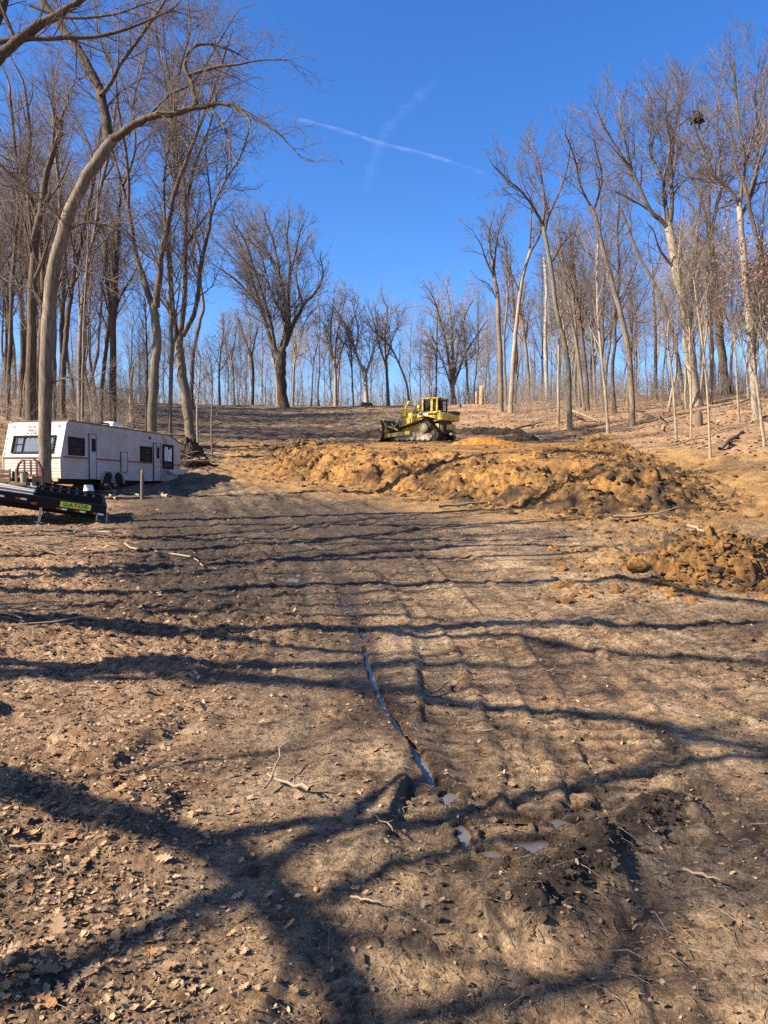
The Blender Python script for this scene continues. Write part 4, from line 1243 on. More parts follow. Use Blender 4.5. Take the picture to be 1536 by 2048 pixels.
# --- crest trees in the middle
cr = [
 ("vase-shaped pale tree on the crest midway between the solitary oak and the bulldozer", [(671, 814), (671, 760), (668, 720)], 9, 6, [([(670, 740), (660, 700), (650, 660), (642, 630)], 4, 1.2), ([(669, 735), (672, 690), (680, 640), (690, 600)], 4, 1.2), ([(669, 730), (662, 680), (664, 630), (668, 596)], 3, 1.2), ([(671, 740), (684, 700), (696, 665)], 3, 1)], 'bark_tan'),
 ("pale tree with a bulging stump foot on the crest directly left of the bulldozer's poles", [(733, 806), (731, 755), (728, 735)], 11, 8, [([(730, 752), (711, 703), (699, 662), (675, 625), (665, 610)], 6, 1.5), ([(731, 750), (743, 715), (755, 662), (750, 620)], 6, 1.5), ([(712, 705), (716, 660), (705, 610), (694, 585)], 4, 1.2), ([(699, 662), (712, 620), (715, 590)], 3, 1.2), ([(748, 695), (770, 650), (790, 620)], 4, 1.2)], 'bark_white'),
 ("slender forked tree rising just behind the bulldozer's lift arm", [(776, 806), (774, 750), (772, 720)], 8, 6, [([(773, 735), (758, 690), (750, 650), (735, 610)], 4, 1.2), ([(772, 725), (784, 680), (800, 640), (812, 612)], 4, 1.2), ([(772, 722), (770, 670), (775, 620), (765, 596)], 4, 1.2)], 'bark_grey'),
 ("thin tree leaning strongly left behind the bulldozer cab", [(818, 806), (812, 763), (784, 699), (756, 670), (742, 655)], 6, 3, [], 'bark_tan'),
 ("many-stemmed spreading tree behind and right of the bulldozer cab", [(909, 815), (905, 760)], 12, 9, [([(905, 770), (894, 700), (880, 640), (868, 600), (855, 575)], 6, 1.5), ([(906, 762), (905, 690), (900, 620), (893, 570)], 6, 1.5), ([(907, 765), (916, 700), (928, 640), (945, 600)], 5, 1.5), ([(908, 770), (930, 710), (958, 665), (975, 640)], 5, 1.5), ([(905, 780), (888, 730), (868, 680), (858, 650)], 4, 1.2)], 'bark_tan'),
 ("slim dark tree left of the solitary oak on the crest", [(505, 812), (506, 740), (500, 700)], 8, 5, [([(504, 725), (490, 680), (480, 650), (470, 625)], 4, 1.2), ([(503, 715), (512, 670), (520, 640)], 4, 1.2), ([(501, 705), (500, 650), (505, 610)], 3, 1.2)], 'bark_dark'),
 ("pale upright tree on the crest just right of the solitary oak's trunk", [(585, 814), (588, 740), (592, 690)], 6, 4, [([(588, 735), (600, 680), (612, 640), (625, 620)], 3, 1), ([(590, 715), (585, 670), (590, 630)], 3, 1)], 'bark_tan'),
 ("bare tree halfway between the solitary oak and the vase-shaped crest tree", [(622, 814), (625, 750), (628, 715)], 5, 3, [([(626, 740), (618, 700), (612, 660)], 2.5, 1), ([(628, 720), (636, 680), (632, 640)], 2.5, 1)], 'bark_grey'),
 ("thin straight tree on the crest immediately right of the vase-shaped tree", [(706, 813), (704, 750), (702, 700), (700, 670)], 5, 3, [], 'bark_dark'),
 ("tall pole-like tree just right of the leaning crest tree behind the bulldozer", [(872, 810), (873, 720), (874, 660), (876, 610)], 5, 3, [], 'bark_grey'),
 ("narrow tree whose fine crown tops the gap between cab and twin trunks", [(936, 812), (934, 740), (930, 690), (926, 640)], 6, 3, [], 'bark_tan'),
 ("thin tree at the left foot of the crest beside the curved four-limbed trunk", [(440, 812), (438, 740), (444, 690), (448, 650)], 6, 3, [], 'bark_grey'),
 ("twin-topped small tree on the crest midway from the four-limbed trunk to the solitary oak", [(468, 812), (466, 750), (460, 700)], 6, 4, [([(464, 735), (452, 690), (448, 655)], 3, 1), ([(462, 720), (470, 680), (474, 640)], 3, 1)], 'bark_tan'),
]
for i, (lab, tr, w0, w1, lim, mt) in enumerate(cr):
    traced(lab, tr, w0 * .85, w1 * .8, lim, mat=mt, auto=None if lim else (.4, 9, 3.5), size=.95, sp=1.05, lm='bark_grey', twig='twig_pale', seed=40 + i, d=min(93, 88 + (i * 7) % 6), maxl=3)
# --- right wood
R = [
 ("left one of the twin slim trunks at the left edge of the right-hand wood", [(1003, 824), (1001, 740), (997, 650), (996, 603), (990, 560), (984, 520)], 13, 7, [([(990, 560), (972, 520), (962, 490), (950, 470)], 5, 1.5), ([(988, 545), (992, 490), (1000, 450), (1010, 425)], 5, 1.5), ([(994, 600), (978, 570), (962, 560)], 3, 1.2), ([(984, 522), (978, 470), (985, 440)], 4, 1.5)], 'bark_grey'),
 ("right one of the twin slim trunks, pale and sweeping up to the right", [(1021, 825), (1027, 720), (1033, 649), (1045, 557), (1061, 501)], 12, 7, [([(1059, 508), (1062, 455), (1063, 417), (1068, 380)], 5, 1.5), ([(1061, 503), (1075, 480), (1084, 458), (1092, 420)], 6, 2), ([(1040, 585), (1020, 540), (1012, 500), (1005, 470)], 4, 1.5)], 'bark_tan'),
 ("tall trunk curving left with an arching limb that reaches farthest out over the clearing", [(1140, 860), (1137, 742), (1128, 680), (1114, 626), (1100, 524), (1086, 450)], 13, 9, [([(1087, 455), (1068, 417), (1040, 380), (1017, 362), (989, 334)], 7, 2), ([(1085, 448), (1089, 408), (1082, 348), (1072, 310), (1066, 290)], 6, 2), ([(1090, 465), (1098, 430), (1124, 371), (1137, 320), (1140, 290)], 6, 2), ([(1042, 382), (1035, 340), (1040, 310)], 3, 1.2), ([(1100, 530), (1125, 490), (1150, 460)], 3, 1.2)], 'bark_moss'),
 ("long S-curved trunk leaning left, topped by a Y of thin limbs", [(1265, 850), (1262, 770), (1256, 696), (1235, 603), (1212, 524), (1193, 441), (1181, 412)], 15, 8, [([(1182, 415), (1161, 371), (1151, 325), (1140, 290), (1130, 268)], 6, 2), ([(1186, 425), (1196, 395), (1204, 352), (1195, 310), (1188, 280)], 6, 2), ([(1236, 605), (1260, 560), (1275, 520)], 4, 1.5), ([(1212, 525), (1170, 500), (1150, 470)], 3, 1.2)], 'bark_grey'),
 ("biggest pale trunk of the right-hand wood with a broad fan-shaped crown", [(1390, 812), (1384, 740), (1378, 680), (1367, 607), (1354, 550), (1344, 491), (1337, 452)], 28, 19, [([(1338, 458), (1322, 440), (1300, 420), (1267, 348), (1240, 306), (1212, 260), (1195, 225)], 12, 2.5, -.1), ([(1336, 452), (1330, 400), (1325, 360), (1300, 301), (1302, 241), (1293, 195)], 10, 2.5, .3), ([(1340, 460), (1344, 394), (1343, 325), (1351, 255), (1362, 186), (1365, 165)], 11, 2.5, .1), ([(1312, 430), (1272, 404), (1235, 385), (1222, 380)], 5, 1.5, -.2), ([(1265, 345), (1250, 280), (1240, 220), (1245, 190)], 6, 2, .3), ([(1325, 365), (1340, 300), (1330, 230), (1335, 180)], 6, 2, -.3), ([(1350, 540), (1320, 500), (1310, 470)], 7, 3, -.3), ([(1352, 255), (1385, 230), (1400, 200)], 4, 1.5, .2)], 'bark_tan'),
 ("stout dark straight trunk behind and right of the biggest pale trunk", [(1455, 790), (1444, 720), (1437, 640), (1430, 557), (1420, 464)], 20, 13, [([(1420, 470), (1408, 417), (1393, 371), (1369, 334), (1360, 290)], 9, 2, .1), ([(1419, 466), (1418, 400), (1416, 325), (1395, 270), (1383, 240)], 8, 2, -.1), ([(1422, 470), (1434, 408), (1444, 371), (1439, 301), (1434, 232), (1439, 170)], 9, 2, 0), ([(1434, 600), (1400, 560), (1370, 530)], 4, 1.5, .3)], 'bark_dark'),
 ("tall knobbly pale trunk near the right edge carrying a dark leaf nest", [(1512, 840), (1504, 720), (1496, 620), (1490, 557), (1483, 464), (1478, 408)], 17, 12, [([(1478, 415), (1462, 380), (1430, 352), (1416, 315), (1400, 262), (1397, 235)], 8, 2, -.1), ([(1479, 412), (1485, 365), (1490, 325), (1476, 232), (1471, 162), (1468, 120)], 9, 2, .1), ([(1482, 430), (1505, 385), (1520, 300), (1510, 200), (1520, 110)], 8, 2, .2), ([(1490, 330), (1520, 250), (1540, 180)], 5, 2, -.2), ([(1473, 190), (1445, 150), (1450, 110)], 4, 1.5, 0)], 'bark_tan'),
 ("dark leaning trunk cut by the right edge of the picture at half height", [(1570, 830), (1560, 700), (1540, 560), (1520, 500), (1500, 420), (1490, 370)], 13, 8, [([(1490, 372), (1470, 330), (1462, 270), (1440, 220)], 5, 2, 0), ([(1496, 395), (1515, 330), (1530, 250), (1525, 150)], 6, 2, 0)], 'bark_dark'),
 ("bleached white broken-topped trunk right of the twin slim trunks", [(1094, 798), (1091, 696), (1092, 620), (1093, 580), (1090, 530), (1088, 518)], 9, 7, [([(1091, 540), (1098, 515), (1106, 505)], 3, 1.5)], 'bark_white'),
 ("pale gently curved trunk in front of the right wood, left of the S-curved one", [(1216, 868), (1212, 800), (1206, 742), (1197, 650), (1194, 557), (1196, 490)], 8, 4, [], 'bark_tan'),
 ("straight smooth pole-like trunk low on the leafy bank below the wood's left part", [(1117, 845), (1117, 742), (1119, 663), (1122, 600)], 7, 4, [], 'bark_tan'),
 ("crooked young tree with a kink halfway, on the slope below the biggest pale trunk", [(1353, 882), (1348, 800), (1343, 742), (1335, 680), (1338, 640)], 6, 3, [], 'bark_tan'),
 ("lone slender tree standing lowest on the right slope, just above the ochre bank", [(1420, 918), (1418, 850), (1415, 789), (1405, 690), (1393, 603), (1388, 560)], 6, 3, [], 'bark_tan'),
 ("straight pale sapling in front of the biggest pale trunk", [(1382, 878), (1382, 790), (1380, 696), (1378, 640)], 5, 3, [], 'bark_tan'),
 ("pale smooth trunk between the biggest pale trunk and the stout dark one", [(1425, 794), (1422, 720), (1420, 640), (1414, 580), (1400, 520), (1392, 480)], 11, 6, [], 'bark_tan'),
 ("dark trunk half hidden directly right of the biggest pale trunk", [(1408, 792), (1405, 700), (1400, 620), (1385, 560), (1370, 510), (1362, 470)], 12, 6, [], 'bark_dark'),
 ("slanting trunk running far left behind the biggest pale trunk", [(1367, 800), (1358, 730), (1346, 673), (1320, 590), (1277, 510), (1250, 440), (1236, 410)], 10, 5, [([(1240, 415), (1225, 390), (1215, 350)], 4, 1.5), ([(1262, 470), (1260, 430), (1245, 380)], 4, 1.5)], 'bark_grey'),
 ("upright grey trunk with a low side arm, between the S-curved and the slanting trunk", [(1311, 800), (1311, 720), (1310, 649), (1306, 580), (1304, 530)], 9, 5, [([(1311, 655), (1328, 632), (1352, 622)], 4, 1.5), ([(1305, 540), (1296, 490), (1300, 450)], 4, 1.5), ([(1306, 560), (1320, 510), (1322, 470)], 3, 1.5)], 'bark_grey'),
 ("front one of the close trio of left-leaning trunks in the right wood", [(1168, 822), (1160, 740), (1150, 670), (1133, 580), (1122, 510), (1118, 470)], 8, 5, [], 'bark_grey'),
 ("dark middle one of the close trio of left-leaning trunks in the right wood", [(1176, 820), (1170, 720), (1160, 640), (1150, 560), (1142, 500)], 9, 5, [], 'bark_dark'),
 ("rear one of the close trio of left-leaning trunks, forking near its top", [(1160, 815), (1155, 700), (1146, 600), (1140, 540), (1146, 480)], 7, 4, [], 'bark_grey'),
 ("rusty-barked short trunk right behind the twin slim trunks", [(1059, 768), (1052, 700), (1046, 650), (1038, 610)], 8, 5, [], 'bark_grey'),
 ("dark stem close behind the right twin trunk", [(1034, 792), (1033, 720), (1030, 640), (1022, 560), (1012, 520)], 8, 5, [], 'bark_dark'),
 ("light sapling with a sharp bend, nearest tree to the right edge on the bank", [(1528, 896), (1520, 820), (1512, 760), (1505, 700), (1500, 672), (1506, 650)], 8, 4, [], 'bark_tan'),
 ("thin double sapling right of the lone lowest slender tree", [(1478, 846), (1474, 770), (1470, 700), (1468, 668)], 5, 3, [], 'bark_tan'),
 ("slim tree standing between the two close saplings and the nest tree", [(1497, 800), (1492, 740), (1484, 690), (1480, 640)], 5, 3, [], 'bark_tan'),
 ("narrow tree behind the twin trunks whose crown fills the step in the skyline", [(1012, 812), (1010, 740), (1008, 680), (1015, 600), (1012, 560)], 6, 4, [], 'bark_grey'),
 ("arched bare tree at the right edge still holding some rust-brown leaves", [(1556, 850), (1552, 760), (1540, 690), (1530, 640), (1526, 600)], 9, 5, [], 'bark_grey'),
 ("trunk with a clutch of russet leaves left of the S-curved trunk", [(1190, 812), (1188, 740), (1184, 690), (1180, 650)], 7, 4, [], 'bark_grey'),
]
for i, (lab, tr, w0, w1, lim, mt) in enumerate(R):
    leafy = 260 if 'rust-brown' in lab else (90 if 'russet' in lab else 0)
    traced(lab, tr, w0 * .84, w1 * .84, [tuple([l[0], l[1] * .85] + list(l[2:])) for l in lim], mat=mt, twig='twig', auto=None if lim else ((.45, 9, 4.5) if w0 > 6 else (.5, 7, 3.0)), seed=100 + i,
           d=36 if tr[0][0] > 1550 else None, leafy=leafy, sp=.82 if len(lim) > 3 else .98)
# --- left wood
Lw = [
 ("slim upright tree at the far left edge behind the camper's nose", [(14, 781), (21, 686), (24, 572), (31, 486), (37, 400), (30, 300), (20, 190)], 9, 5, 'bark_dark', 46),
 ("massive vine-covered trunk immediately left of the leaning grey tree", [(60, 815), (63, 686), (64, 600), (66, 540), (74, 460), (83, 414), (93, 342), (118, 273), (122, 240)], 20, 9, 'bark_dark', 40),
 ("dark twin trunk hidden behind the vine-covered one", [(72, 800), (80, 700), (86, 600), (84, 520), (72, 430), (60, 380)], 13, 6, 'bark_dark', 43),
 ("straight trunk peeping out right of the leaning grey tree's foot", [(106, 770), (108, 690), (110, 600), (118, 500), (120, 400), (110, 300), (105, 200)], 10, 5, 'bark_grey', 45),
 ("sinuous dark trunk second to the right of the leaning grey tree", [(123, 800), (130, 700), (134, 650), (143, 578), (150, 540), (163, 480), (172, 429), (190, 350), (200, 260)], 11, 5, 'bark_dark', 44),
 ("tall straight trunk above the camper roof, a third of the way along it", [(159, 812), (160, 686), (169, 572), (180, 520), (190, 460), (200, 380), (220, 300), (230, 220)], 10, 5, 'bark_grey', 43),
 ("smooth thin stem rising right over the camper's first side window", [(165, 838), (166, 740), (168, 640), (172, 560), (176, 500)], 6, 3, 'bark_grey', 39),
 ("forked dark clump of stems above the rooftop air conditioner", [(226, 785), (226, 658), (230, 600), (232, 543), (236, 480), (240, 400)], 13, 5, 'bark_dark', 50),
 ("slanting stem crossing behind the rooftop air conditioner clump", [(200, 800), (212, 700), (222, 620), (212, 558), (212, 486), (195, 430)], 8, 4, 'bark_dark', 52),
 ("short rust-coloured snag in the left wood behind the rooftop", [(262, 810), (262, 770), (266, 735)], 9, 5, 'wood_cut', 55),
 ("pale trunk between the mossy forked tree and the curved four-limbed one", [(340, 850), (342, 760), (344, 680), (340, 600), (336, 540), (334, 470)], 9, 5, 'bark_grey', 46),
 ("thin dark stem close left of the mossy forked trunk", [(292, 820), (294, 740), (292, 660), (290, 600)], 5, 3, 'bark_dark', 50),
 ("trunk leaning right over the left wood's top, above the vine-covered tree", [(40, 800), (46, 700), (42, 600), (40, 480), (46, 380), (60, 280), (50, 180)], 11, 5, 'bark_dark', 48),
 ("slender sapling on the bare slope just right of the camper's far end", [(424, 918), (423, 850), (424, 780), (422, 730)], 4, 2, 'bark_grey', 0),
 ("thin pale sapling touching the curved four-limbed trunk on its right", [(396, 905), (394, 830), (398, 770), (402, 720)], 4, 2.5, 'bark_tan', 0),
]
for i, (lab, tr, w0, w1, mt, d) in enumerate(Lw):
    snag = 'snag' in lab
    # the foot is wherever the stem meets the slope
    traced(lab, tr, w0, w1, (), mat=mt, twig='twig', auto=None if snag else ((.35, 10, 4.5) if w0 > 7 else (.5, 6, 2.5)), seed=200 + i, d=d or None, sp=1.15)

# --- trees outside the frame at the left: their limbs throw the long shadows over the clearing
def shadow_limb(pix, hs, w0, w1):
    """limb whose shadow falls along the given line on the ground"""
    P = smooth_poly([(*hit(u, v)[:2], h) for (u, v), h in zip(pix, hs)], 4)
    n = len(P); out = []
    for i, (x, y, h) in enumerate(P):
        z = h; g = float(G0(x, y))
        out.append((x - SHX * (z - g), y - SHY * (z - g), z, (w0 + (w1 - w0) * i / (n - 1)) / 2))
    return out
def shadow_tree(label, trunk, limbs, seed, sp=1.7):
    q = random.Random(seed)
    P = {'size': .8, 'sp': sp, 'a0': .3, 'a1': .8, 'rmin': .004, 'up': .3, 'wob': .13}
    out = {1: [], 2: [], 3: [], 4: []}
    T = shadow_limb(*trunk)
    a, b = T[0], T[1]
    k = 1.0
    # carry the stem down to the ground
    dx = (b[0] - a[0]) / max(b[2] - a[2], .1); dy = (b[1] - a[1]) / max(b[2] - a[2], .1)
    dx = max(-.6, min(.6, dx)); dy = max(-.6, min(.6, dy))
    foot = (a[0] - dx * a[2] * .6, a[1] - dy * a[2] * .6)
    g = gz(*foot)
    T = [(foot[0], foot[1], g - .3, a[3] * 1.7), (foot[0], foot[1], g + .1, a[3] * 1.4), ((foot[0] * 2 + a[0]) / 3, (foot[1] * 2 + a[1]) / 3, g + (a[2] - g) * .4, a[3] * 1.1)] + T
    polys = [T]
    sprout(T[5:], 1, 2, out, q, P, .25)
    for l in limbs:
        L = shadow_limb(*l); polys.append(L); sprout(L, 1, 2, out, q, P, .15)
    return assemble('shade_tree', label, 'tree', 'bare trees just outside the frame, left of the camera', polys, out, M['bark_dark'], M['twig_dark'], (foot[0], foot[1], g))
SHL = "bare tree beyond the left edge, unseen, casting long shadows on the ground"
shadow_tree(SHL, ([(-60, 1540), (60, 1580), (150, 1612), (300, 1662), (420, 1692), (490, 1735), (560, 1805), (640, 1890), (690, 1965), (725, 2070)], [3.10, 3.46, 3.74, 4.18, 4.46, 4.75, 5.04, 5.33, 5.62, 5.90], 0.190, 0.123),
   [([(60, 2010), (200, 1922), (320, 1860), (450, 1790), (530, 1762), (625, 1698), (700, 1640), (768, 1592), (850, 1560)], [5.47, 5.18, 4.97, 4.82, 4.68, 4.54, 4.46, 4.39, 4.32], 0.11, 0.10),
    ([(420, 1692), (500, 1668), (600, 1650), (700, 1652), (874, 1640), (941, 1618), (1087, 1581), (1209, 1551), (1392, 1524), (1560, 1512)], [4.54, 4.54, 4.54, 4.61, 4.75, 4.90, 5.04, 5.26, 5.47, 5.76], 0.12, 0.09),
    ([(560, 1860), (661, 1813), (783, 1746), (874, 1703), (996, 1679), (1120, 1670)], [5.04, 5.18, 5.40, 5.62, 5.90, 6.19], 0.09, 0.06),
    ([(-40, 1575), (300, 1550), (425, 1525), (550, 1505), (650, 1490), (768, 1478)], [3.60, 4.03, 4.32, 4.54, 4.82, 5.04], 0.045, 0.028)], 1)
shadow_tree(SHL, ([(-60, 1325), (100, 1332), (300, 1345), (500, 1360), (768, 1377), (904, 1404), (1026, 1417), (1178, 1425), (1300, 1447), (1422, 1484), (1560, 1500)], [3.20, 3.68, 4.32, 4.96, 5.76, 6.24, 6.64, 7.12, 7.52, 7.92, 8.32], 0.179, 0.112),
   [([(1480, 1440), (1361, 1490), (1270, 1526), (1148, 1563)], [8.80, 8.32, 8.00, 7.60], 0.067, 0.078), ([(904, 1404), (1000, 1450), (1100, 1500), (1200, 1600)], [6.40, 6.88, 7.20, 7.68], 0.045, 0.028)], 2)
shadow_tree(SHL, ([(-60, 1235), (200, 1250), (400, 1272), (600, 1262), (783, 1258), (984, 1246), (1148, 1246), (1270, 1252), (1560, 1246)], [3.5, 4.5, 5.4, 6.2, 7, 7.8, 8.4, 9, 10], 0.448, 0.197),
   [([(780, 1262), (831, 1272), (1026, 1270), (1148, 1295), (1331, 1313), (1560, 1330)], [7, 7.3, 8, 8.6, 9.4, 10.2], 0.179, 0.107), ([(400, 1272), (500, 1290), (620, 1300), (760, 1310)], [5.4, 5.8, 6.3, 7], 0.179, 0.090)], 3)
shadow_tree(SHL, ([(-60, 1180), (300, 1188), (600, 1172), (760, 1168), (1000, 1163), (1250, 1165), (1400, 1190), (1560, 1214)], [4, 5.8, 7.2, 8, 9.2, 10.4, 11.2, 12], 0.341, 0.179),
   [([(300, 1230), (400, 1225), (525, 1212), (700, 1211), (860, 1195)], [7, 7.4, 8, 8.6, 9.2], 0.125, 0.090)], 4)
shadow_tree(SHL, ([(-60, 1142), (200, 1138), (450, 1130), (700, 1110), (1000, 1090), (1250, 1100)], [3.5, 5, 6.4, 7.8, 9.5, 11], 0.376, 0.224), [], 5)
shadow_tree(SHL, ([(0, 1115), (250, 1104), (600, 1085), (900, 1052), (1150, 1035)], [4.5, 6, 8, 9.8, 11.4], 0.358, 0.197), [([(250, 1082), (500, 1062), (700, 1040), (1000, 1012)], [8, 9, 10, 11.5], 0.224, 0.134)], 6)
shadow_tree(SHL, ([(1200, 1960), (1240, 1890), (1288, 1818), (1361, 1740), (1460, 1670)], [11, 12, 13, 14, 15], 0.146, 0.078), [([(1300, 1810), (1400, 1800), (1536, 1770)], [13, 13.6, 14.4], 0.067, 0.045)], 7)

for k in range(4):  # added unseen trees with random limbs for extra shadow stripes
    q = random.Random(770 + k); lim = []
    for j in range(4):
        v = 1035 + 330 * q.random() ** 1.2; u0 = q.uniform(-60, 320); sl = q.uniform(-.11, .05)
        pts = [(u0 + t * 190, v + sl * t * 190 + q.uniform(-5, 5)) for t in range(6)]
        lim.append((pts, [5.5 + 1.2 * t + q.uniform(-.3, .3) + j * .5 for t in range(6)], q.uniform(.10, .22), .07))
    shadow_tree(SHL, (lim[0][0], lim[0][1], .3, .16), lim[1:], 780 + k, 2.2)
# --- filler trees: six kinds, copied
def proto(seed, H, w, lean, nl, ll, mat, twig, t0=.3):
    q = random.Random(seed)
    n = 14; x = y = 0; T = []
    for i in range(n):
        t = i / (n - 1)
        T.append((x, y, H * t - .3, max(.02, w * .42 * (1 - .78 * t)) * (1.45 if i == 0 else 1)))
        x += lean * H / n + q.gauss(0, .13); y += q.gauss(0, .13)
    P = {'size': 1.0, 'sp': .9, 'a0': .4, 'a1': 1.05, 'rmin': .0065, 'up': .28, 'wob': .19}
    out = {1: [], 2: [], 3: [], 4: []}; polys = [T]
    for k in range(nl):
        t = t0 + (1 - t0) * (k + q.random() * .6) / nl; i = min(n - 2, int(t * (n - 1)))
        p = T[i][:3]; r = T[i][3]
        d = bend(vnorm(tuple(T[i + 1][j] - T[i][j] for j in range(3))), q.uniform(.35, .8), q)
        L = ll * q.uniform(.65, 1.15) * (1.15 - .6 * (t - t0) / (1 - t0)); pts = [(*p, r * .5)]
        for s in range(1, 7):
            d = vnorm((d[0] + q.gauss(0, .11), d[1] + q.gauss(0, .11), d[2] + q.gauss(0, .08) + .15))
            p = vadd(p, d, L / 6); pts.append((*p, max(r * .5 * (1 - s / 7), .014)))
        polys.append(pts); sprout(pts, 1, 3, out, q, P, .12)
    sprout(T[7:], 1, 3, out, q, P, .1)
    V, F = join_vf([tubes([p], 8) for p in polys])
    tm = mesh_np("trunk", V, F, M[mat])
    V, F = join_vf([tubes(out[1], 4), tubes(out[2], 3), tubes(out[3], 3)])
    return tm, mesh_np("crown", V, F, M[twig])
PROT_ = 0
PROT = [proto(1, 21, .42, .03, 9, 6.5, 'bark_grey', 'twig_pale'), proto(2, 19, .30, -.04, 8, 4.6, 'bark_tan', 'twig_pale'), proto(3, 23, .5, .0, 10, 7.5, 'bark_dark', 'twig'),
        proto(4, 17, .24, .06, 7, 3.6, 'bark_grey', 'twig'), proto(5, 20, .36, -.02, 9, 5.5, 'bark_tan', 'twig_pale', .36), proto(6, 15, .16, .02, 7, 2.6, 'bark_tan', 'twig_pale', .25)]
ADJ = ['wide-crowned grey', 'slim pale', 'stout dark', 'slender grey', 'tall tan-barked', 'thin pole-like']
def filler(n, sr, yr, seed, sc_, label, group, cond=None):
    q = random.Random(seed); k = 0; tries = 0; pts = []
    while k < n and tries < n * 60:
        tries += 1
        y = yr[0] + (yr[1] - yr[0]) * q.random(); s = q.uniform(*sr); x = s * y
        if cond and not cond(x, y, s): continue
        if any((x - a) ** 2 + (y - b) ** 2 < 2.2 for a, b in pts): continue
        pts.append((x, y)); k += 1
        kk = q.randrange(6); tm, cm = PROT[kk]
        f = q.uniform(*sc_)
        root = empty("wood_tree", (x, y, gz(x, y)), ADJ[kk] + " " + label, "tree", group)
        root.rotation_euler = (q.gauss(0, .03), q.gauss(0, .03), q.uniform(0, 6.28)); root.scale = (f, f, f * q.uniform(.92, 1.1))
        link("trunk", tm, root); link("crown", cm, root)
filler(96, (-.86, -.30), (44, 92), 31, (.8, 1.12), "bare tree in the dense wood on the bank behind the camper", "trees of the wood behind the camper", lambda x, y, s: s < -.385 or (y > 70 and s < -.33))
filler(125, (.16, .86), (60, 125), 32, (.66, 1.0), "bare tree deep in the wood on the right-hand slope", "trees deep in the right-hand wood", lambda x, y, s: s > .17 + max(0, (88 - y)) * .0052)
filler(100, (-.42, .32), (94, 145), 33, (.5, .82), "distant bare tree in the low tree line beyond the crest", "trees of the far tree line beyond the crest")
filler(12, (.60, .9), (34, 58), 34, (.9, 1.1), "bare tree in the wood just past the right edge", "trees past the right edge")

# --- brush and saplings
def brush(name, n, sr, yr, seed, hr, mat, cond=None, rr=(.005, .014), kind='stuff', forks=5):
    x, y, z, r = scatter(n, sr, yr, seed, cond)
    pol = []
    for i in range(len(x)):
        H = r.uniform(*hr); ra = r.uniform(*rr) * max(1, y[i] / 45)
        lx, ly = r.normal(0, .16, 2)
        p = [(x[i] + lx * H * t + r.normal(0, .02 * H), y[i] + ly * H * t, z[i] - .1 + H * t, ra * (1 - .8 * t)) for t in (0, .3, .65, 1)]
        pol.append(p)
        for k in range(forks):
            t = r.uniform(.3, .9); j = min(2, int(t * 3)); b = p[j]
            dx, dy = r.normal(0, .45, 2); l = min(1.6, H * .35)
            pol.append([b[:3] + (ra * .5,), (b[0] + dx * l, b[1] + dy * l, b[2] + l * r.uniform(.5, 1.0), ra * .25)])
    V, F = tubes(pol, 3)
    return tag(link(name, mesh_np(name, V, F, M[mat])), kind=kind)
brush("undergrowth", 2600, (-.8, -.3), (37, 95), 51, (.5, 4.5), 'twig_pale', lambda x, y, r: (x / y < -.34) | ((y > 60) & (x / y < -.25)))
brush("undergrowth", 3600, (.1, .8), (56, 115), 52, (.5, 5), 'twig_pale', lambda x, y, r: (y > 60) & (x / y > .1 + (90 - y) * .003) )
brush("undergrowth", 3200, (-.42, .32), (92, 135), 53, (.8, 5), 'twig_pale')
brush("slope_stems", 420, (.15, .62), (38, 66), 54, (.4, 2.2), 'stick', lambda x, y, r: ~inside(x, y, POLY))
# ------------------------------------------------------------------ camper
def text_mesh(tf, parent):
    t = bpy.data.objects.new("lettering_source", tf); C.objects.link(t)
    bpy.context.view_layer.update()
    me = bpy.data.meshes.new_from_object(t.evaluated_get(bpy.context.evaluated_depsgraph_get()))
    me.name = "lettering"
    bpy.data.objects.remove(t)
    return link("lettering", me, parent)
M['siding'] = simple("cream_siding", (0.53, 0.475, 0.39), .45, dirt=.35, dcol=(.36, .31, .23), scale=1.3)
M['siding_grey'] = simple("weathered_white_siding", (0.45, 0.455, 0.45), .5, dirt=.55, dcol=(.30, .27, .22), scale=1.2)
M['trim_dark'] = simple("dark_window_frame", (.025, .022, .022), .85, spec=.1)
M['trim_brown'] = simple('brown_door_trim', (.13, .06, .05), .7)
M['stripe'] = simple("maroon_stripe", (.22, .05, .04), .6)
M['stripe2'] = simple("pink_stripe", (.5, .3, .26), .5)
M['roofing'] = simple("dirty_roof_debris", (.14, .10, .07), .95, bmp=.8, scale=6)
M['curtain'] = simple("pale_curtain", (.62, .66, .72), .8)
M['blind'] = simple("brown_blind", (.085, .08, .075), .7)
M['red_lens'] = simple("red_lens", (.45, .05, .03), .25)
M['white_plastic'] = simple("white_plastic", (.72, .72, .72), .4)
M['door_beige'] = simple("beige_door", (.46, .42, .36), .6, dirt=.4, scale=2)
M['tyre'] = simple("tyre_rubber", (.022, .021, .02), .85, dirt=.3)
M['rim'] = simple("rim_metal", (.45, .45, .46), .4, .6)
M['black'] = simple("black_steel", (.008, .008, .009), .55, dirt=.1, dcol=(.03, .024, .02), spec=.2)
M['silver'] = simple("galvanised_steel", (.5, .5, .5), .4, .7)
def glassmat():
    m, n, b = new_mat("window_glass")
    b.inputs['Base Color'].default_value = (.02, .025, .03, 1); b.inputs['Roughness'].default_value = .06
    t = N(n, "ShaderNodeBsdfTransparent"); t.inputs[0].default_value = (.75, .77, .8, 1)
    mx = N(n, "ShaderNodeMixShader"); mx.inputs[0].default_value = .07
    o = n.nodes['Material Output']
    n.links.new(t.outputs[0], mx.inputs[1]); n.links.new(b.outputs[0], mx.inputs[2]); n.links.new(mx.outputs[0], o.inputs[0])
    return m
M['glass'] = glassmat()

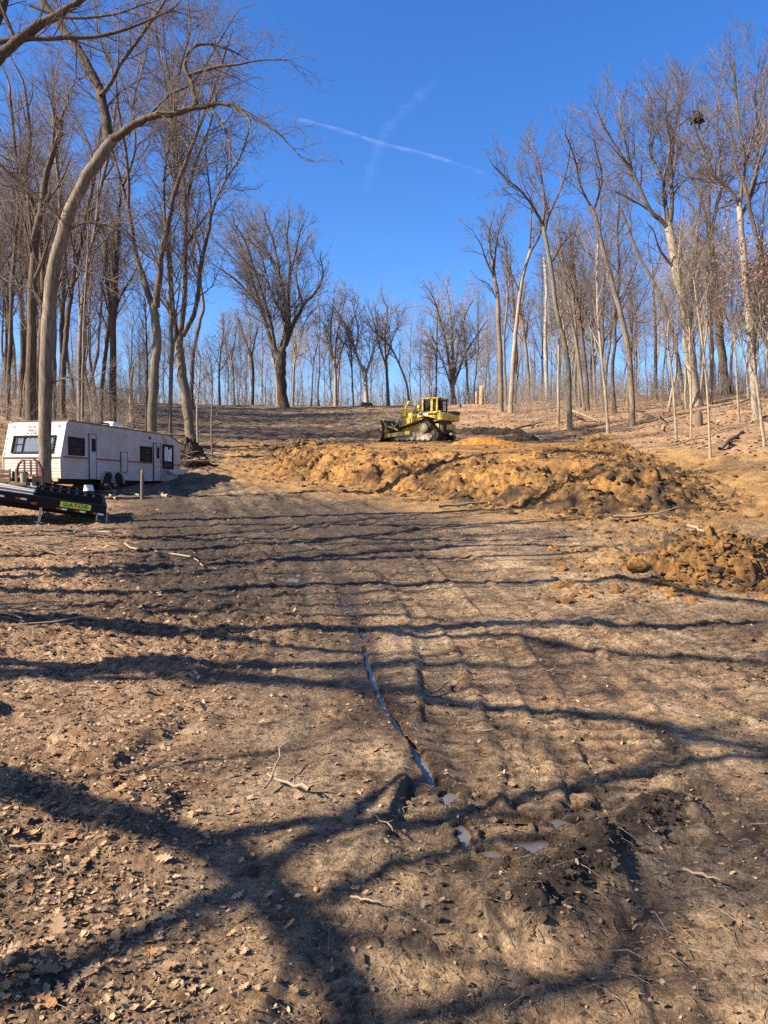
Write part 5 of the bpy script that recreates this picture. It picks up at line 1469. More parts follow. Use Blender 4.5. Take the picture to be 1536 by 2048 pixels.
RVO = (-11.7, 27.0, 1.14)
BZ = .42     # body bottom above the foot of the empty
rv = empty("camper_trailer", RVO, "old white travel trailer with maroon stripe parked on the left bank, twigs on its roof", "camper")
rv.rotation_euler = (0, math.radians(1.1), math.atan2(.976, .22))
rvl = 8.75
def rvs(u, v):     # pixel on the long side -> (along, height above body bottom)
    a, b = ray(u, v)
    # side line: (x,y)=(-11.7+.2195 s, 27+.9756 s)
    s = (-11.7 - a * 27.0) / (a * .9756 - .2195)
    y = 27 + .9756 * s
    return s, CAM[2] + b * y - (RVO[2]) + .0192 * s - BZ
def rbox(a, b, y0=-.03, y1=.0):
    s0, z0 = rvs(*a); s1, z1 = rvs(*b)
    return (min(s0, s1), y0, min(z0, z1) + BZ), (max(s0, s1), y1, max(z0, z1) + BZ)
body = MB()
prof = [(-.12, 0), (-.14, .75), (.22, 2.05), (.36, 2.13), (7.7, 2.13), (rvl, 1.83), (rvl + .05, .75), (rvl - .35, 0)]
body.prism([(x, z + BZ) for x, z in prof], .0, 2.4)
bo = body.build("body", M['siding_grey'], rv)
# horizontal siding laps on the long side and the nose
lap = MB(); lapn = MB()
k = .10
zz = .06
while zz < 2.05:
    if not (.70 < zz < .86):
        x0 = -.12 + (0 if zz < .75 else (zz - .75) / 1.3 * .36) + .03
        x1 = rvl - (.35 * (1 - zz / .75) if zz < .75 else 0) - (max(0, zz - 1.83) / .3 * 1.05) - .02
        lap.prism([(x0, zz + BZ), (x1, zz + BZ), (x1, zz + .035 + BZ), (x0, zz + .035 + BZ)], -.012, .01)
        xn = -.125 - .02 * zz / .75 if zz < .75 else -.14 + (zz - .75) / 1.3 * .36
        for ya, yb in (((.02, .30), (2.12, 2.38)) if .86 < zz < 1.63 else ((.02, 2.38),)):
            lapn.prism([(ya, zz + BZ), (yb, zz + BZ), (yb, zz + .035 + BZ), (ya, zz + .035 + BZ)], xn - (.016 if zz < .75 else .022), xn + .03, 'x')
    zz += k
lap.build("siding_lap", M['siding_grey'], rv); lapn.build("siding_lap", M['siding'], rv)
nose = MB()
nose.prism([(-.128, BZ + .01), (-.150, BZ + .75), (.205, BZ + 2.04), (.235, BZ + 2.04), (-.12, BZ + .75), (-.10, BZ + .01)], .02, 2.38)
nose.build("nose_panel", M['siding'], rv)
cp = MB()
for y in (-.012, 2.385):
    cp.prism([(-.155, BZ), (-.175, BZ + .75), (.19, BZ + 2.06), (.33, BZ + 2.16), (.39, BZ + 2.12), (.24, BZ + 2.04), (-.13, BZ + .74), (-.11, BZ)], y, y + .03)
cp.build("corner_trim", M['siding'], rv)
def nx(z): return -.16 + max(0, (z - .75)) / 1.3 * .36     # nose surface x at height z
def nbox(mb, y0, y1, z0, z1, d0, d1):       # slab parallel to the sloping nose
    mb.prism([(nx(z0) - d1, z0 + BZ), (nx(z1) - d1, z1 + BZ), (nx(z1) - d0, z1 + BZ), (nx(z0) - d0, z0 + BZ)], y0, y1)
st = MB(); st.prism([(.0, BZ + .755), (2.4, BZ + .755), (2.4, BZ + .80), (0, BZ + .80)], -.19, -.13, 'x'); st.build("stripe", M['stripe'], rv)
st = MB()
segs = [(rvs(126, 918)[0], rvs(174.5, 918)[0]), (rvs(193, 920)[0], rvs(238.5, 922)[0]), (rvs(254, 924)[0], rvs(304, 928)[0]), (rvs(345.5, 933)[0], rvl)]
for a, b in segs: MB().span((max(a, -.12), -.022, BZ + .77), (b, -.001, BZ + .83)).build("stripe", M['stripe'], rv)
for a, b in segs: MB().span((max(a, -.12), -.02, BZ + .68), (b, -.001, BZ + .725)).build("stripe", M['stripe2'], rv)
# nose window: frame, three panes, curtains behind
fr = MB(); y0, y1, z0, z1 = .32, 2.10, .93, 1.60
for a, b, c, d in ((y0, y1, z0, z0 + .05), (y0, y1, z1 - .05, z1), (y0, y0 + .05, z0, z1), (y1 - .05, y1, z0, z1), (.78, .83, z0, z1), (1.60, 1.65, z0, z1)):
    nbox(fr, a, b, c, d, .0, .045)
for a, b in ((y0, .8), (1.62, y1)): nbox(fr, a, b, 1.25, 1.275, .0, .035)
f = fr.build("window", M['trim_dark'], rv)
for a, b in ((y0 + .05, .78), (.83, 1.60), (1.65, y1 - .05)):
    g = MB(); nbox(g, a, b, z0 + .05, z1 - .05, .018, .024); g.build("pane", M['glass'], f)
g = MB(); nbox(g, y0, y1, z0, z1, .0, .004); g.build("dark_interior", M['blind'], f)
cu = MB()
for i in range(26):
    a = .36 + i * .066
    if .60 < a < .8 or 1.86 < a: continue
    nbox(cu, a, a + .05, z0 + .06, z1 - .11 - .04 * (i % 3 == 0), .005 + .004 * (i % 2), .013)
cu.build("curtain", M['curtain'], f)
for i, y in enumerate((.25, .98, 1.30, 1.50, 2.15)):
    b = MB(); b.box((nx(1.93) - .035, y, BZ + 1.93), (.04, .10, .035), None, .008); b.build("marker_light", M['red_lens'], rv)
tf = bpy.data.curves.new("lettering", 'FONT'); tf.body = "Ma"; tf.size = .30; tf.shear = .35; tf.extrude = .004; tf.space_character = 1.3
tf.materials.append(simple("brown_lettering", (.14, .08, .06), .6))
to = text_mesh(tf, rv)
to.location = (nx(1.66) - .022, 1.60, BZ + 1.665)
to.rotation_euler = (PI / 2 - .27, 0, -PI / 2)
# long side: windows, doors, hatch
def rwin(a, b, pane='blind', bars=1, name="window"):
    (x0, _, z0), (x1, _, z1) = rbox(a, b)
    m = MB(); w = .045
    for p, q in (((x0, z0), (x1, z0 + w)), ((x0, z1 - w), (x1, z1)), ((x0, z0), (x0 + w * 1.6, z1)), ((x1 - w * 1.6, z0), (x1, z1))):
        m.span((p[0], -.05, p[1]), (q[0], -.001, q[1]))
    for i in range(bars):
        zc = z0 + (z1 - z0) * (i + 1) / (bars + 1); m.span((x0, -.04, zc - .015), (x1, -.002, zc + .015))
    f = m.build(name, M['trim_dark'], rv)
    MB().span((x0 + w, -.018, z0 + w), (x1 - w, -.014, z1 - w)).build("blind", M[pane], f)
    MB().span((x0 + w, -.032, z0 + w), (x1 - w, -.028, z1 - w)).build("pane", M['glass'], f)
    return f
rwin((134.6, 873), (166.8, 912)); rwin((279, 891.7), (302, 924.5))
def rdoor(a, b, wa, wb, mat, label=None):
    p, q = rbox(a, b, -.035, -.002)
    d = MB().span(p, q, .008).build("door", M[mat], rv)
    if label: d['label'] = label
    m = MB(); w = .02
    m.span((p[0] - w, -.045, p[2]), (p[0], -.001, q[2] + w)); m.span((q[0], -.045, p[2]), (q[0] + w, -.001, q[2] + w)); m.span((p[0] - w, -.045, q[2]), (q[0] + w, -.001, q[2] + w))
    m.span((p[0] - w, -.045, p[2] - w), (q[0] + w, -.001, p[2]))
    m.build("door_frame", M['trim_brown'] if mat == 'siding_grey' else M['trim_dark'], d)
    if wa:
        p2, q2 = rbox(wa, wb, -.046, -.034); MB().span(p2, q2).build("door_window", M['trim_dark'], d)
        MB().box((q[0] - .08, -.06, (p[2] + q[2]) / 2 - .15), (.09, .05, .05), None, .01).build("handle", M['silver'], d)
    return d
rdoor((176, 868), (191, 958), (180.4, 877), (188.6, 903.5), 'siding_grey')
rdoor((240, 904), (252.6, 944), None, None, 'siding_grey')
rdoor((305, 886), (320, 962), (311, 895), (316.5, 917), 'door_beige', "beige door hanging slightly open with scratches")
f = rwin((323.4, 888), (345, 938.6), 'blind', 0, "window")
(x0, _, z0), (x1, _, z1) = rbox((326, 893), (340.5, 923))
torn = MB(); torn.prism([(x0, z0), (x1, z0), (x1, z1 - .02), (x0 + .55 * (x1 - x0), z1 - .17), (x0 + .4 * (x1 - x0), z1 - .02), (x0, z1)], -.06, -.045)
torn.build("torn_sheet", M['curtain'], f)
# wheels
for u in (214, 233.8):
    s, _ = rvs(u, 969)
    w = empty("wheel"); w.parent = rv; w.location = (s, .14, .33)
    # tyre as lathe
    pr = [(.17, -.10), (.27, -.115), (.315, -.09), (.33, -.05), (.33, .05), (.315, .09), (.27, .115), (.17, .10)]
    V = []; n = 28
    for k in range(n):
        a = 2 * PI * k / n
        V += [(r * math.cos(a), y, r * math.sin(a)) for r, y in pr]
    m = len(pr); F = [(k * m + i, k * m + (i + 1) % m, ((k + 1) % n) * m + (i + 1) % m, ((k + 1) % n) * m + i) for k in range(n) for i in range(m)]
    MB().add(V, F).build("tyre", M['tyre'], w, True)
    r_ = MB(); r_.cyl((0, -.07, 0), (0, .07, 0), .172, n=20); r_.cyl((0, -.12, 0), (0, -.07, 0), .05, .07, n=12)
    for k in range(5):
        a = k * 2 * PI / 5; r_.box((.11 * math.cos(a), -.078, .11 * math.sin(a)), (.05, .02, .05), (0, -a, 0))
    r_.build("rim", M['rim'], w, True)
# dark wheel wells and fender skirt
well = MB()
for u in (214, 233.8):
    s, _ = rvs(u, 969)
    pts = [(s + .40 * math.cos(a), .28 + .44 * math.sin(a)) for a in np.linspace(0, PI, 12)]
    well.prism(pts, -.016, .3)
well.build("wheel_well", M['black'], rv)
fe = MB()
for u in (214, 233.8):
    s, _ = rvs(u, 969)
    for a in np.linspace(.12, PI - .12, 13):
        fe.box((s + .43 * math.cos(a), -.045, .30 + .46 * math.sin(a)), (.125, .07, .035), (0, PI / 2 - a, 0))
fe.build("fender", M['siding_grey'], rv)
# roof with debris, air conditioner, drip edge
rf = MB(); rf.span((.3, -.04, BZ + 2.13), (7.7, 2.44, BZ + 2.165)); rf.prism([(7.7, BZ + 2.13), (rvl + .12, BZ + 1.80), (rvl + .12, BZ + 1.835), (7.7, BZ + 2.165)], -.04, 2.44)
roof = rf.build("roof", M['roofing'], rv)
db = np.random.default_rng(3)
P_ = np.stack([db.uniform(.4, 8.5, 700), np.abs(db.normal(0, .6, 700)) - .03, np.full(700, BZ + 2.17), .012 + .035 * db.random(700) ** 2], -1)
P_[:, 2] -= np.maximum(0, P_[:, 0] - 7.7) * .31
o = clods("roof_debris", P_, M['topsoil'], .3, 31, 'stuff'); o.parent = rv
pol = []
for i in range(150):
    x, y, a, l = db.uniform(.4, 7.6), abs(db.normal(0, .7)), db.uniform(0, 6.3), db.uniform(.15, .7)
    pol.append([(x, y, BZ + 2.18, .009), (x + l * .5 * math.cos(a), y + l * .5 * math.sin(a), BZ + 2.21, .008), (x + l * math.cos(a), y + l * math.sin(a), BZ + 2.19, .004)])
V, F = tubes(pol, 3); o = tag(link("roof_twigs", mesh_np("roof_twigs", V, F, M['stick']), rv), kind='stuff')
ac = MB(); s_ac = rvs(232, 870)[0]
ac.box((s_ac + 1.5, 1.2, BZ + 2.34), (.75, .70, .34), None, .06); a_ = ac.build("air_conditioner", M['white_plastic'], rv)
MB().box((s_ac + .62, 1.2, BZ + 2.30), (.62, .62, .26), None, .04).build("air_conditioner_shroud", M['black'], rv)
vt = MB(); vt.box((1.8, 1.3, BZ + 2.23), (.4, .4, .1), None, .03); vt.build("roof_vent", M['white_plastic'], rv)
# chassis, tongue, jack stands, outside lamp, torn rear skirt
ch = MB(); ch.span((-.1, .25, BZ - .13), (rvl - .5, .33, BZ)); ch.span((-.1, 2.05, BZ - .13), (rvl - .5, 2.13, BZ)); ch.span((2.4, .2, BZ - .18), (4.6, 2.2, BZ - .06))
ch.tube([(-.1, .3, BZ - .06), (-1.25, 1.2, BZ - .06), (-.1, 2.1, BZ - .06)], .05, 6); ch.cyl((-1.1, 1.2, BZ - .5), (-1.1, 1.2, BZ + .25), .035, n=8); ch.box((-.75, 1.2, BZ + .08), (.3, .55, .3), None, .05)
ch.build("chassis", M['black'], rv)
wd = MB(); wd.span((-.18, .1, BZ - .1), (-.10, 1.9, BZ + .03)); wd.build("skirt_board", M['wood_cut'], rv)
lp_ = MB(); s, z = rvs(312, 890); lp_.cyl((s, -.09, z + BZ), (s, 0, z + BZ), .10, .08, n=14); lp_.build("porch_lamp", M['door_beige'], rv, True)
MB().box((rvs(298, 876)[0], -.03, rvs(298, 876)[1] + BZ), (.06, .05, .13)).build("vent_cap", M['black'], rv)
sk = MB(); sk.prism([(6.9, BZ + .52), (8.9, BZ + .62), (9.35, BZ + .72), (8.5, BZ + .36), (7.6, BZ + .33)], -.32, -.29); sk.build("torn_panel", M['siding_grey'], rv)
MB().box((rvl + .02, .35, BZ + .45), (.05, .18, .12)).build("tail_light", M['red_lens'], rv)
vn_ = [crooked((7.35, -.05, BZ + 1.95), (7.1, -.09, BZ + .6), .014, .008, 77, n=7, wob=.09), crooked((7.0, -.06, BZ + 2.1), (7.7, -.1, BZ + 1.0), .012, .006, 78, n=7, wob=.09)]
V, F = tubes([p for l in vn_ for p in l if len(p) == 7], 4)
tag(link("vine", mesh_np("vine", V, F, M['stick_dark']), None), "bare vine stems creeping down the camper side by the beige door", "vine")
bpy.data.objects["vine"].matrix_world = Matrix.Translation(RVO) @ rv.rotation_euler.to_matrix().to_4x4()

# ------------------------------------------------------------------ flatbed trailer
M['deck'] = simple("weathered_deck_board", (.50, .42, .33), .8, scale=4, dirt=.2)
M['deck2'] = simple("grey_deck_board", (.42, .37, .31), .8, scale=4, dirt=.3)
M['sign_y'] = simple("yellow_green_decal", (.62, .68, .05), .5)
M['sign_g'] = simple("dark_green_print", (.02, .15, .03), .5)
M['white_tape'] = simple("white_tape", (.8, .8, .8), .4)
M['maroon_steel'] = simple("maroon_painted_steel", (.09, .018, .016), .45, dirt=.2)
ft = empty("flatbed_trailer", at(68, 989, 19.5), "long black gooseneck flatbed trailer with board deck entering from the left edge", "trailer")
ex = Vector((.92, .39, -.168)).normalized(); ey = Vector((-.39, .92, .092)); ey = (ey - ex * ey.dot(ex)).normalized(); ez = ex.cross(ey)
Mx = Matrix((ex, ey, ez)).transposed()
ft.rotation_euler = Mx.to_euler()
for k in range(13):
    a = .04 + k * .187
    b = MB().span((-5.6, a, -.05), (-.02 * (k % 3) - .02, a + .18, -.005 + .004 * (k % 2)), .006).build("plank", M['deck'] if k % 3 else M['deck2'], ft)
fr = MB(); fr.span((-5.6, -.05, -.26), (0, .02, -.02)); fr.span((-5.6, 2.48, -.26), (0, 2.55, -.02)); fr.span((-.06, -.05, -.28), (.02, 2.55, -.052))
fr.span((-5.6, .5, -.48), (1.6, .62, -.30)); fr.span((-5.6, 1.85, -.48), (1.6, 1.97, -.30)); fr.span((-5.5, .6, -1.9), (-5.38, .72, -.26)); fr.span((-5.5, 1.8, -1.9), (-5.38, 1.92, -.26))
for k in range(6): fr.span((-5.2 + k, .02, -.2), (-5.1 + k, 2.48, -.07))
fr.build("frame", M['black'], ft)
# dovetail with side rails and folded ladder ramps
dv = MB()
for y in (-.05, 2.47): dv.prism([(.022, -.02), (1.82, -.02), (1.82, -.29), (.35, -.32), (.022, -.30)], y, y + .08)
dv.span((1.74, -.052, -.288), (1.83, 2.552, -.022)); dv.span((.1, .03, -.28), (1.74, 2.47, -.22))
dv.build("dovetail", M['black'], ft)
for y in (.22, 1.35):
    m = MB(); m.span((.06, y, -.20), (1.66, y + .06, .13)); m.span((.06, y + .84, -.20), (1.66, y + .9, .13))
    for k in range(7): m.span((.12 + .22 * k, y + .06, .02), (.19 + .22 * k, y + .84, .11))
    m.span((.1, y + .06, -.18), (1.64, y + .84, -.14))
    m.build("ramp", M['black'], ft)
sg = MB().span((.66, -.062, -.215), (1.43, -.052, -.065)).build("sign_plate", M['sign_y'], ft)
tf = bpy.data.curves.new("lettering", 'FONT'); tf.body = "GATOR"; tf.size = .17; tf.extrude = .003; tf.offset = .004; tf.space_character = 1.12; tf.align_x = 'CENTER'; tf.align_y = 'CENTER'
tf.materials.append(M['sign_g'])
to = text_mesh(tf, sg)
to.location = (1.045, -.066, -.14); to.rotation_euler = (PI / 2, 0, 0); to.scale = (1, .85, 1)
for x in (.58, 1.04, 1.50, -.42, -.95, -1.5, -2.1):
    z = -.292 if x > 0 else -.17
    MB().span((x, -.064, z), (x + .13, -.052, z + .045)).build("red_tape", M['red_lens'], ft)
    MB().span((x + .13, -.064, z), (x + .27, -.052, z + .045)).build("white_tape", M['white_tape'], ft)
MB().box((.03, -.07, -.22), (.15, .03, .06)).build("side_light", M['red_lens'], ft)
for k, x in enumerate((-1.5, -2.4)):
    w = empty("wheel"); w.parent = ft; w.location = (x, .45, -.78)
    MB().cyl((0, -.14, 0), (0, .14, 0), .40, n=26).build("tyre", M['tyre'], w, True)
    MB().cyl((0, -.155, 0), (0, .1, 0), .2, n=18).build("rim", M['white_plastic'], w, True)
m = MB(); m.span((.18, .05, -.72), (.25, .12, -.3)); m.box((.215, .085, -.72), (.2, .2, .03)); m.build("jack_leg", M['silver'], ft)
for x, y in ((1.62, .0), (1.88, .15)):
    m = MB(); m.cyl((x, y, -.28), (x, y, -.56), .014, n=6); m.cyl((x - .05, y, -.38), (x + .12, y + .02, -.48), .009, n=5); m.build("safety_chain", M['silver'], ft)
# rear bumper skirt under the rail casts the dark underside
# things on the deck
def ondeck(x, y, z=0): return Vector(ft.location) + Mx @ Vector((x, y, z))
gd = empty("headache_rack", ondeck(-.18, 2.0), "maroon steel guard rack with rounded shoulders and slotted panel standing on the flatbed deck", "steel rack")
gd.rotation_euler = (0, 0, math.radians(-8))
m = MB(); fro = [(-.42, 0, 0), (-.42, 0, .50), (-.38, 0, .62), (-.28, 0, .72), (.10, 0, .76), (.24, 0, .68), (.33, 0, .50), (.36, 0, .30), (.36, 0, 0)]
m.tube(fro, .035, 8); m.build("hoop", M['maroon_steel'], gd, True)
for z in (.30, .42, .49, .56, .64): MB().span((-.40, -.012, z), (.33 if z < .5 else .26, .012, z + .028)).build("slat", M['maroon_steel'], gd)
for x in (-.22, -.02, .16): MB().span((x, -.02, .28), (x + .04, .02, .73)).build("upright", M['maroon_steel'], gd)
MB().span((.05, -.03, .0), (.34, .03, .28)).build("panel", M['black'], gd)
MB().span((-.40, -.03, .24), (.10, .03, .30)).build("crossbar", M['stripe'], gd)
bx_ = MB(); p = ondeck(-.35, 1.7); bx_.cyl((0, 0, 0), (0, 0, .36), .085, .10, n=14)
tag(bx_.build("green_canister", simple("olive_enamel", (.26, .24, .14), .5, dirt=.3), None, True, p), "olive canister standing in front of the maroon guard rack", "canister")
cr_ = empty("wooden_crate", ondeck(-.82, 1.8), "brown wooden crate at the left picture edge on the flatbed deck", "crate")
for k in range(3): MB().span((-.22, -.2, .02 + .12 * k), (.22, -.18, .12 + .12 * k)).build("slat", M['maroon_steel'] if k == 1 else M['stick_dark'], cr_)
m = MB()
for x in (-.22, .18):
    for y in (-.18, .16): m.span((x, y, 0), (x + .04, y + .04, .40))
m.span((-.22, -.17, 0), (.22, .2, .02)); m.build("crate_frame", M['stick'], cr_)
tl = MB(); tl.box((0, 0, .05), (.5, .25, .1), None, .02); tag(tl.build("tool_bag", M['stick_dark'], None, False, ondeck(-.45, 1.5)), "low brown bundle lying at the foot of the guard rack", "bundle")
bk = empty("plastic_bucket", ondeck(1.35, 1.75, .13), "white plastic bucket standing upside down on the black ramp of the flatbed trailer", "bucket")
MB().cyl((0, 0, 0), (0, 0, .17), .14, .12, n=20).build("pail", M['white_plastic'], bk, True)
MB().cyl((0, 0, -.001), (0, 0, .02), .15, .15, n=20).build("rim", M['white_plastic'], bk, True)

# ------------------------------------------------------------------ bulldozer
M['cat'] = simple("yellow_paint", (.80, .52, .05), .45, dirt=.3, dcol=(.46, .32, .12), scale=2.2)
M['cat2'] = simple("muddy_yellow_paint", (.66, .44, .07), .7, dirt=.5, dcol=(.44, .31, .15), scale=2.5, bmp=.5)
M['mudsteel'] = simple("mud_caked_steel", (.46, .37, .24), .9, dirt=.4, dcol=(.28, .2, .12), scale=5, bmp=.8)
M['darksteel'] = simple("dark_track_steel", (.05, .04, .032), .6, .3, dirt=.5, dcol=(.15, .10, .06), scale=6, bmp=.5)
M['grille'] = simple("rust_grille", (.40, .21, .06), .6)
M['rubber'] = simple("black_trim", (.02, .02, .02), .5)
dz_ = hit(822, 884)
DX, DY = dz_[0] + .75, dz_[1] + 1.0
DZ = max(gz(DX + a, DY + b) for a in (-1.2, 0, 1.2) for b in (-.6, .6)) - .09
bd = empty("bulldozer", (DX, DY, DZ), "muddy yellow high-drive crawler bulldozer with cab, facing left on the clay fill", "bulldozer")
HD = math.atan2(.58, -.81)
bd.rotation_euler = (0, math.radians(-1.0), HD); bd.scale = (.95, .95, .93)
OX = -1.0
def B(x0, x1, y0, y1, z0, z1, mb=None, bev=0.0):
    return (mb or MB()).span((x0 + OX, y0, z0), (x1 + OX, y1, z1), bev)
for s in (1, -1):
    yc = 1.0 * s; w = .29
    # roller frame
    m = MB(); m.prism([(x + OX, z) for x, z in [(-.55, .14), (2.5, .14), (2.62, .3), (2.5, .56), (1.4, .66), (.55, .66), (-.45, .60), (-.7, .4)]], yc - .2, yc + .2)
    m.build("track_frame", M['mudsteel'], bd)
    for x in (-.35, .1, .55, 1.0, 1.45, 1.9, 2.3):
        MB().cyl((x + OX, yc - .22, .2), (x + OX, yc + .22, .2), .13, n=14).build("roller", M['mudsteel'], bd, True)
    for x, z, r in ((2.69, .44, .36), (-.80, .44, .36)):
        MB().cyl((x + OX, yc - .12, z), (x + OX, yc + .12, z), r, n=24).build("idler", M['darksteel'], bd, True)
    m = MB(); m.cyl((OX, yc - .1, 1.12), (OX, yc + .1, 1.12), .42, n=24)
    for k in range(13):
        a = k * 2 * PI / 13; m.box((OX + .45 * math.cos(a), yc, 1.12 + .45 * math.sin(a)), (.09, .12, .09), (0, -a, 0))
    m.build("sprocket", M['darksteel'], bd, True)
    m = MB(); m.cyl((OX, yc, .98), (OX, yc + s * .34, .98), .33, n=26); m.cyl((OX, yc + s * .33, .98), (OX, yc + s * .38, .98), .29, .24, n=24)
    for k in range(8):
        a = k * PI / 4; m.cyl((OX + .2 * math.cos(a), yc + s * .37, .98 + .2 * math.sin(a)), (OX + .2 * math.cos(a), yc + s * .405, .98 + .2 * math.sin(a)), .03, n=6)
    m.build("final_drive", M['mudsteel'], bd, True)
    # belt path: tangent loop round front idler, sprocket, rear idler
    loop = []
    for cx, cz, r, a0, a1 in ((-.80, .44, .40, -PI / 2, -PI - .62), (0, 1.12, .50, PI - .62, .30 + PI / 2 - .28), (2.69, .44, .40, PI / 2 - .12, -PI / 2)):
        for a in np.linspace(a0, a1, 10): loop.append((cx + r * math.cos(a), cz + r * math.sin(a)))
    loop.append(loop[0]); L = [0]
    for a, b in zip(loop[:-1], loop[1:]): L.append(L[-1] + math.dist(a, b))
    nS = 44
    sm = MB(); sm.box((0, 0, 0), (.185, .56, .03), None, .005); sm.box((-.06, 0, .045), (.025, .56, .06)); sm.box((0, .1, -.04), (.15, .05, .06)); sm.box((0, -.1, -.04), (.15, .05, .06))
    shoe0 = sm.build("track_shoe", M['darksteel'], bd); sme = shoe0.data
    for k in range(nS):
        t = (k + .5) / nS * L[-1]
        i = max(j for j in range(len(L) - 1) if L[j] <= t); f_ = (t - L[i]) / max(1e-6, L[i + 1] - L[i])
        px = loop[i][0] + (loop[i + 1][0] - loop[i][0]) * f_; pz = loop[i][1] + (loop[i + 1][1] - loop[i][1]) * f_
        an = math.atan2(loop[i + 1][1] - loop[i][1], loop[i + 1][0] - loop[i][0])
        o = shoe0 if k == 0 else link("track_shoe", sme, bd)
        o.location = (px + OX, yc, pz); o.rotation_euler = (0, -an, 0)
# hull, hood, engine panel
m = MB(); m.prism([(x + OX, z) for x, z in [(-.9, .55), (2.2, .45), (2.45, .75), (2.35, 1.3), (-.9, 1.3)]], -.68, .68); m.build("hull", M['cat2'], bd)
hood = MB(); hood.prism([(x + OX, z) for x, z in [(.50, 1.25), (2.30, 1.15), (2.38, 1.95), (2.25, 2.14), (.50, 2.30)]], -.50, .50); hood.build("hood", M['cat'], bd)
B(.62, 1.58, .50, .525, 1.32, 2.02).build("side_panel", M['cat'], bd)
for i in range(2):
    for j in range(2): B(.72 + .42 * i, 1.04 + .42 * i, .525, .54, 1.42 + .30 * j, 1.66 + .30 * j).build("grille", M['grille'], bd)
B(.56, 1.5, .50, .515, 2.10, 2.22).build("hood_stripe", M['rubber'], bd); B(.70, .95, .515, .525, 2.12, 2.20).build("hood_decal", M['white_tape'], bd)
B(.50, 1.55, -.42, .42, 2.26, 2.34, bev=.02).build("hood_top", M['rubber'], bd)
B(1.62, 2.36, .50, .56, 1.25, 1.75, bev=.02).build("radiator_guard", M['cat2'], bd)
B(2.36, 2.44, -.5, .5, 1.15, 1.98).build("radiator_grille", M['darksteel'], bd)
# fenders and platform over the tracks
for s in (1, -1):
    y0, y1 = (.52, 1.22) if s > 0 else (-1.22, -.52)
    m = MB(); m.prism([(x + OX, z) for x, z in [(-1.0, 1.62), (-.35, 1.80), (.1, 1.84), (.55, 1.72), (.62, 1.80), (.62, 2.02), (-1.0, 2.10)]], y0, y1); m.build("fender", M['cat'], bd)
    B(-.98, .45, y1 if s > 0 else y0 - .012, y1 + .012 if s > 0 else y0, 1.89, 2.03).build("fender_stripe", M['rubber'], bd)
    B(-.30, .10, y1 + .012 if s > 0 else y0 - .02, y1 + .02 if s > 0 else y0 - .012, 1.91, 2.01).build("model_decal", M['white_tape'], bd)
m = MB(); m.prism([(x + OX, z) for x, z in [(.4, .95), (2.55, .75), (2.55, 1.0), (1.6, 1.22), (.9, 1.55), (.4, 1.70)]], .50, .74); m.build("side_guard", M['cat2'], bd)
m = MB(); m.prism([(x + OX, z) for x, z in [(.4, .95), (2.55, .75), (2.55, 1.0), (1.6, 1.22), (.9, 1.55), (.4, 1.70)]], -.74, -.50); m.build("side_guard", M['cat2'], bd)
# fuel tank at the rear
B(-1.55, -1.0, -1.18, 1.18, 1.52, 2.02, bev=.05).build("fuel_tank", M['cat'], bd)
B(-1.57, -1.54, -.45, .45, 1.55, 1.80).build("tank_plate", M['cat2'], bd)
B(-1.60, -1.02, -1.19, -.35, 2.02, 2.26, bev=.04).build("tank_pod", M['rubber'], bd)
B(-1.45, -1.0, .1, .8, 2.02, 2.10, bev=.02).build("step_tread", M['silver'], bd)
B(-1.25, -.8, -.6, .6, .55, 1.5).build("rear_case", M['darksteel'], bd)
B(-1.75, -1.25, -.28, .28, .85, 1.25, bev=.04).build("drawbar_housing", M['cat2'], bd)
m = MB(); m.cyl((-1.7 + OX, -.35, .55), (-1.7 + OX, .35, .55), .09, n=10); m.build("drawbar", M['mudsteel'], bd, True)
# cab
cx0, cx1, cy = -.78, .52, .72
cab = empty("cab"); cab.parent = bd
def cb(x0, x1, y0, y1, z0, z1, name, mat, bev=0.0): return B(x0, x1, y0, y1, z0, z1, None, bev).build(name, M[mat], cab)
cb(cx0, cx1, -cy, cy, 2.02, 2.20, "cab_floor", 'cat', .02)
cb(cx0 - .08, cx1 + .08, -cy - .06, cy + .06, 3.10, 3.22, "cab_roof", 'cat', .05)
for x in (cx0, cx1 - .10):
    for y in (-cy, cy - .10): cb(x, x + .10, y, y + .10, 2.2, 3.10, "pillar", 'cat' )
for y in (-cy, cy - .07): cb(-.38, -.22, y, y + .07, 2.2, 3.10, "pillar", 'cat')
for s in (1, -1):
    y = cy - .04 if s > 0 else -cy + .02
    f = cb(-.22, cx1 - .10, y, y + .02, 2.2, 3.1, "side_window", 'glass')
    m = MB()
    for a, b, c, d in ((-.22, .42, 2.2, 2.26), (-.22, .42, 3.04, 3.1), (.08, .13, 2.26, 3.04), (-.22, -.17, 2.2, 3.1), (.37, .42, 2.2, 3.1)): B(a, b, y - .01, y + .035, c, d, m)
    m.build("window_frame", M['rubber'], f)
f = cb(cx0 + .02, cx0 + .04, -cy + .1, cy - .1, 2.2, 3.08, "rear_window", 'glass')
m = MB()
for a, b, c, d in ((-.62, -.55, 2.2, 3.08), (.55, .62, 2.2, 3.08), (-.62, .62, 2.98, 3.08), (-.62, .62, 2.2, 2.28), (-.03, .03, 2.2, 3.08)): B(cx0 - .03, cx0 + .02, a, b, c, d, m)
m.build("window_frame", M['rubber'], f)
cb(cx1 - .04, cx1 - .02, -cy + .1, cy - .1, 2.3, 3.08, "windscreen", 'glass')
cb(-.45, .05, -.28, .28, 2.2, 2.5, "seat", 'rubber', .05); cb(-.52, -.38, -.26, .26, 2.45, 2.98, "seat_back", 'rubber', .05)
cb(.15, .35, -.5, .5, 2.2, 2.62, "dashboard", 'rubber', .03)
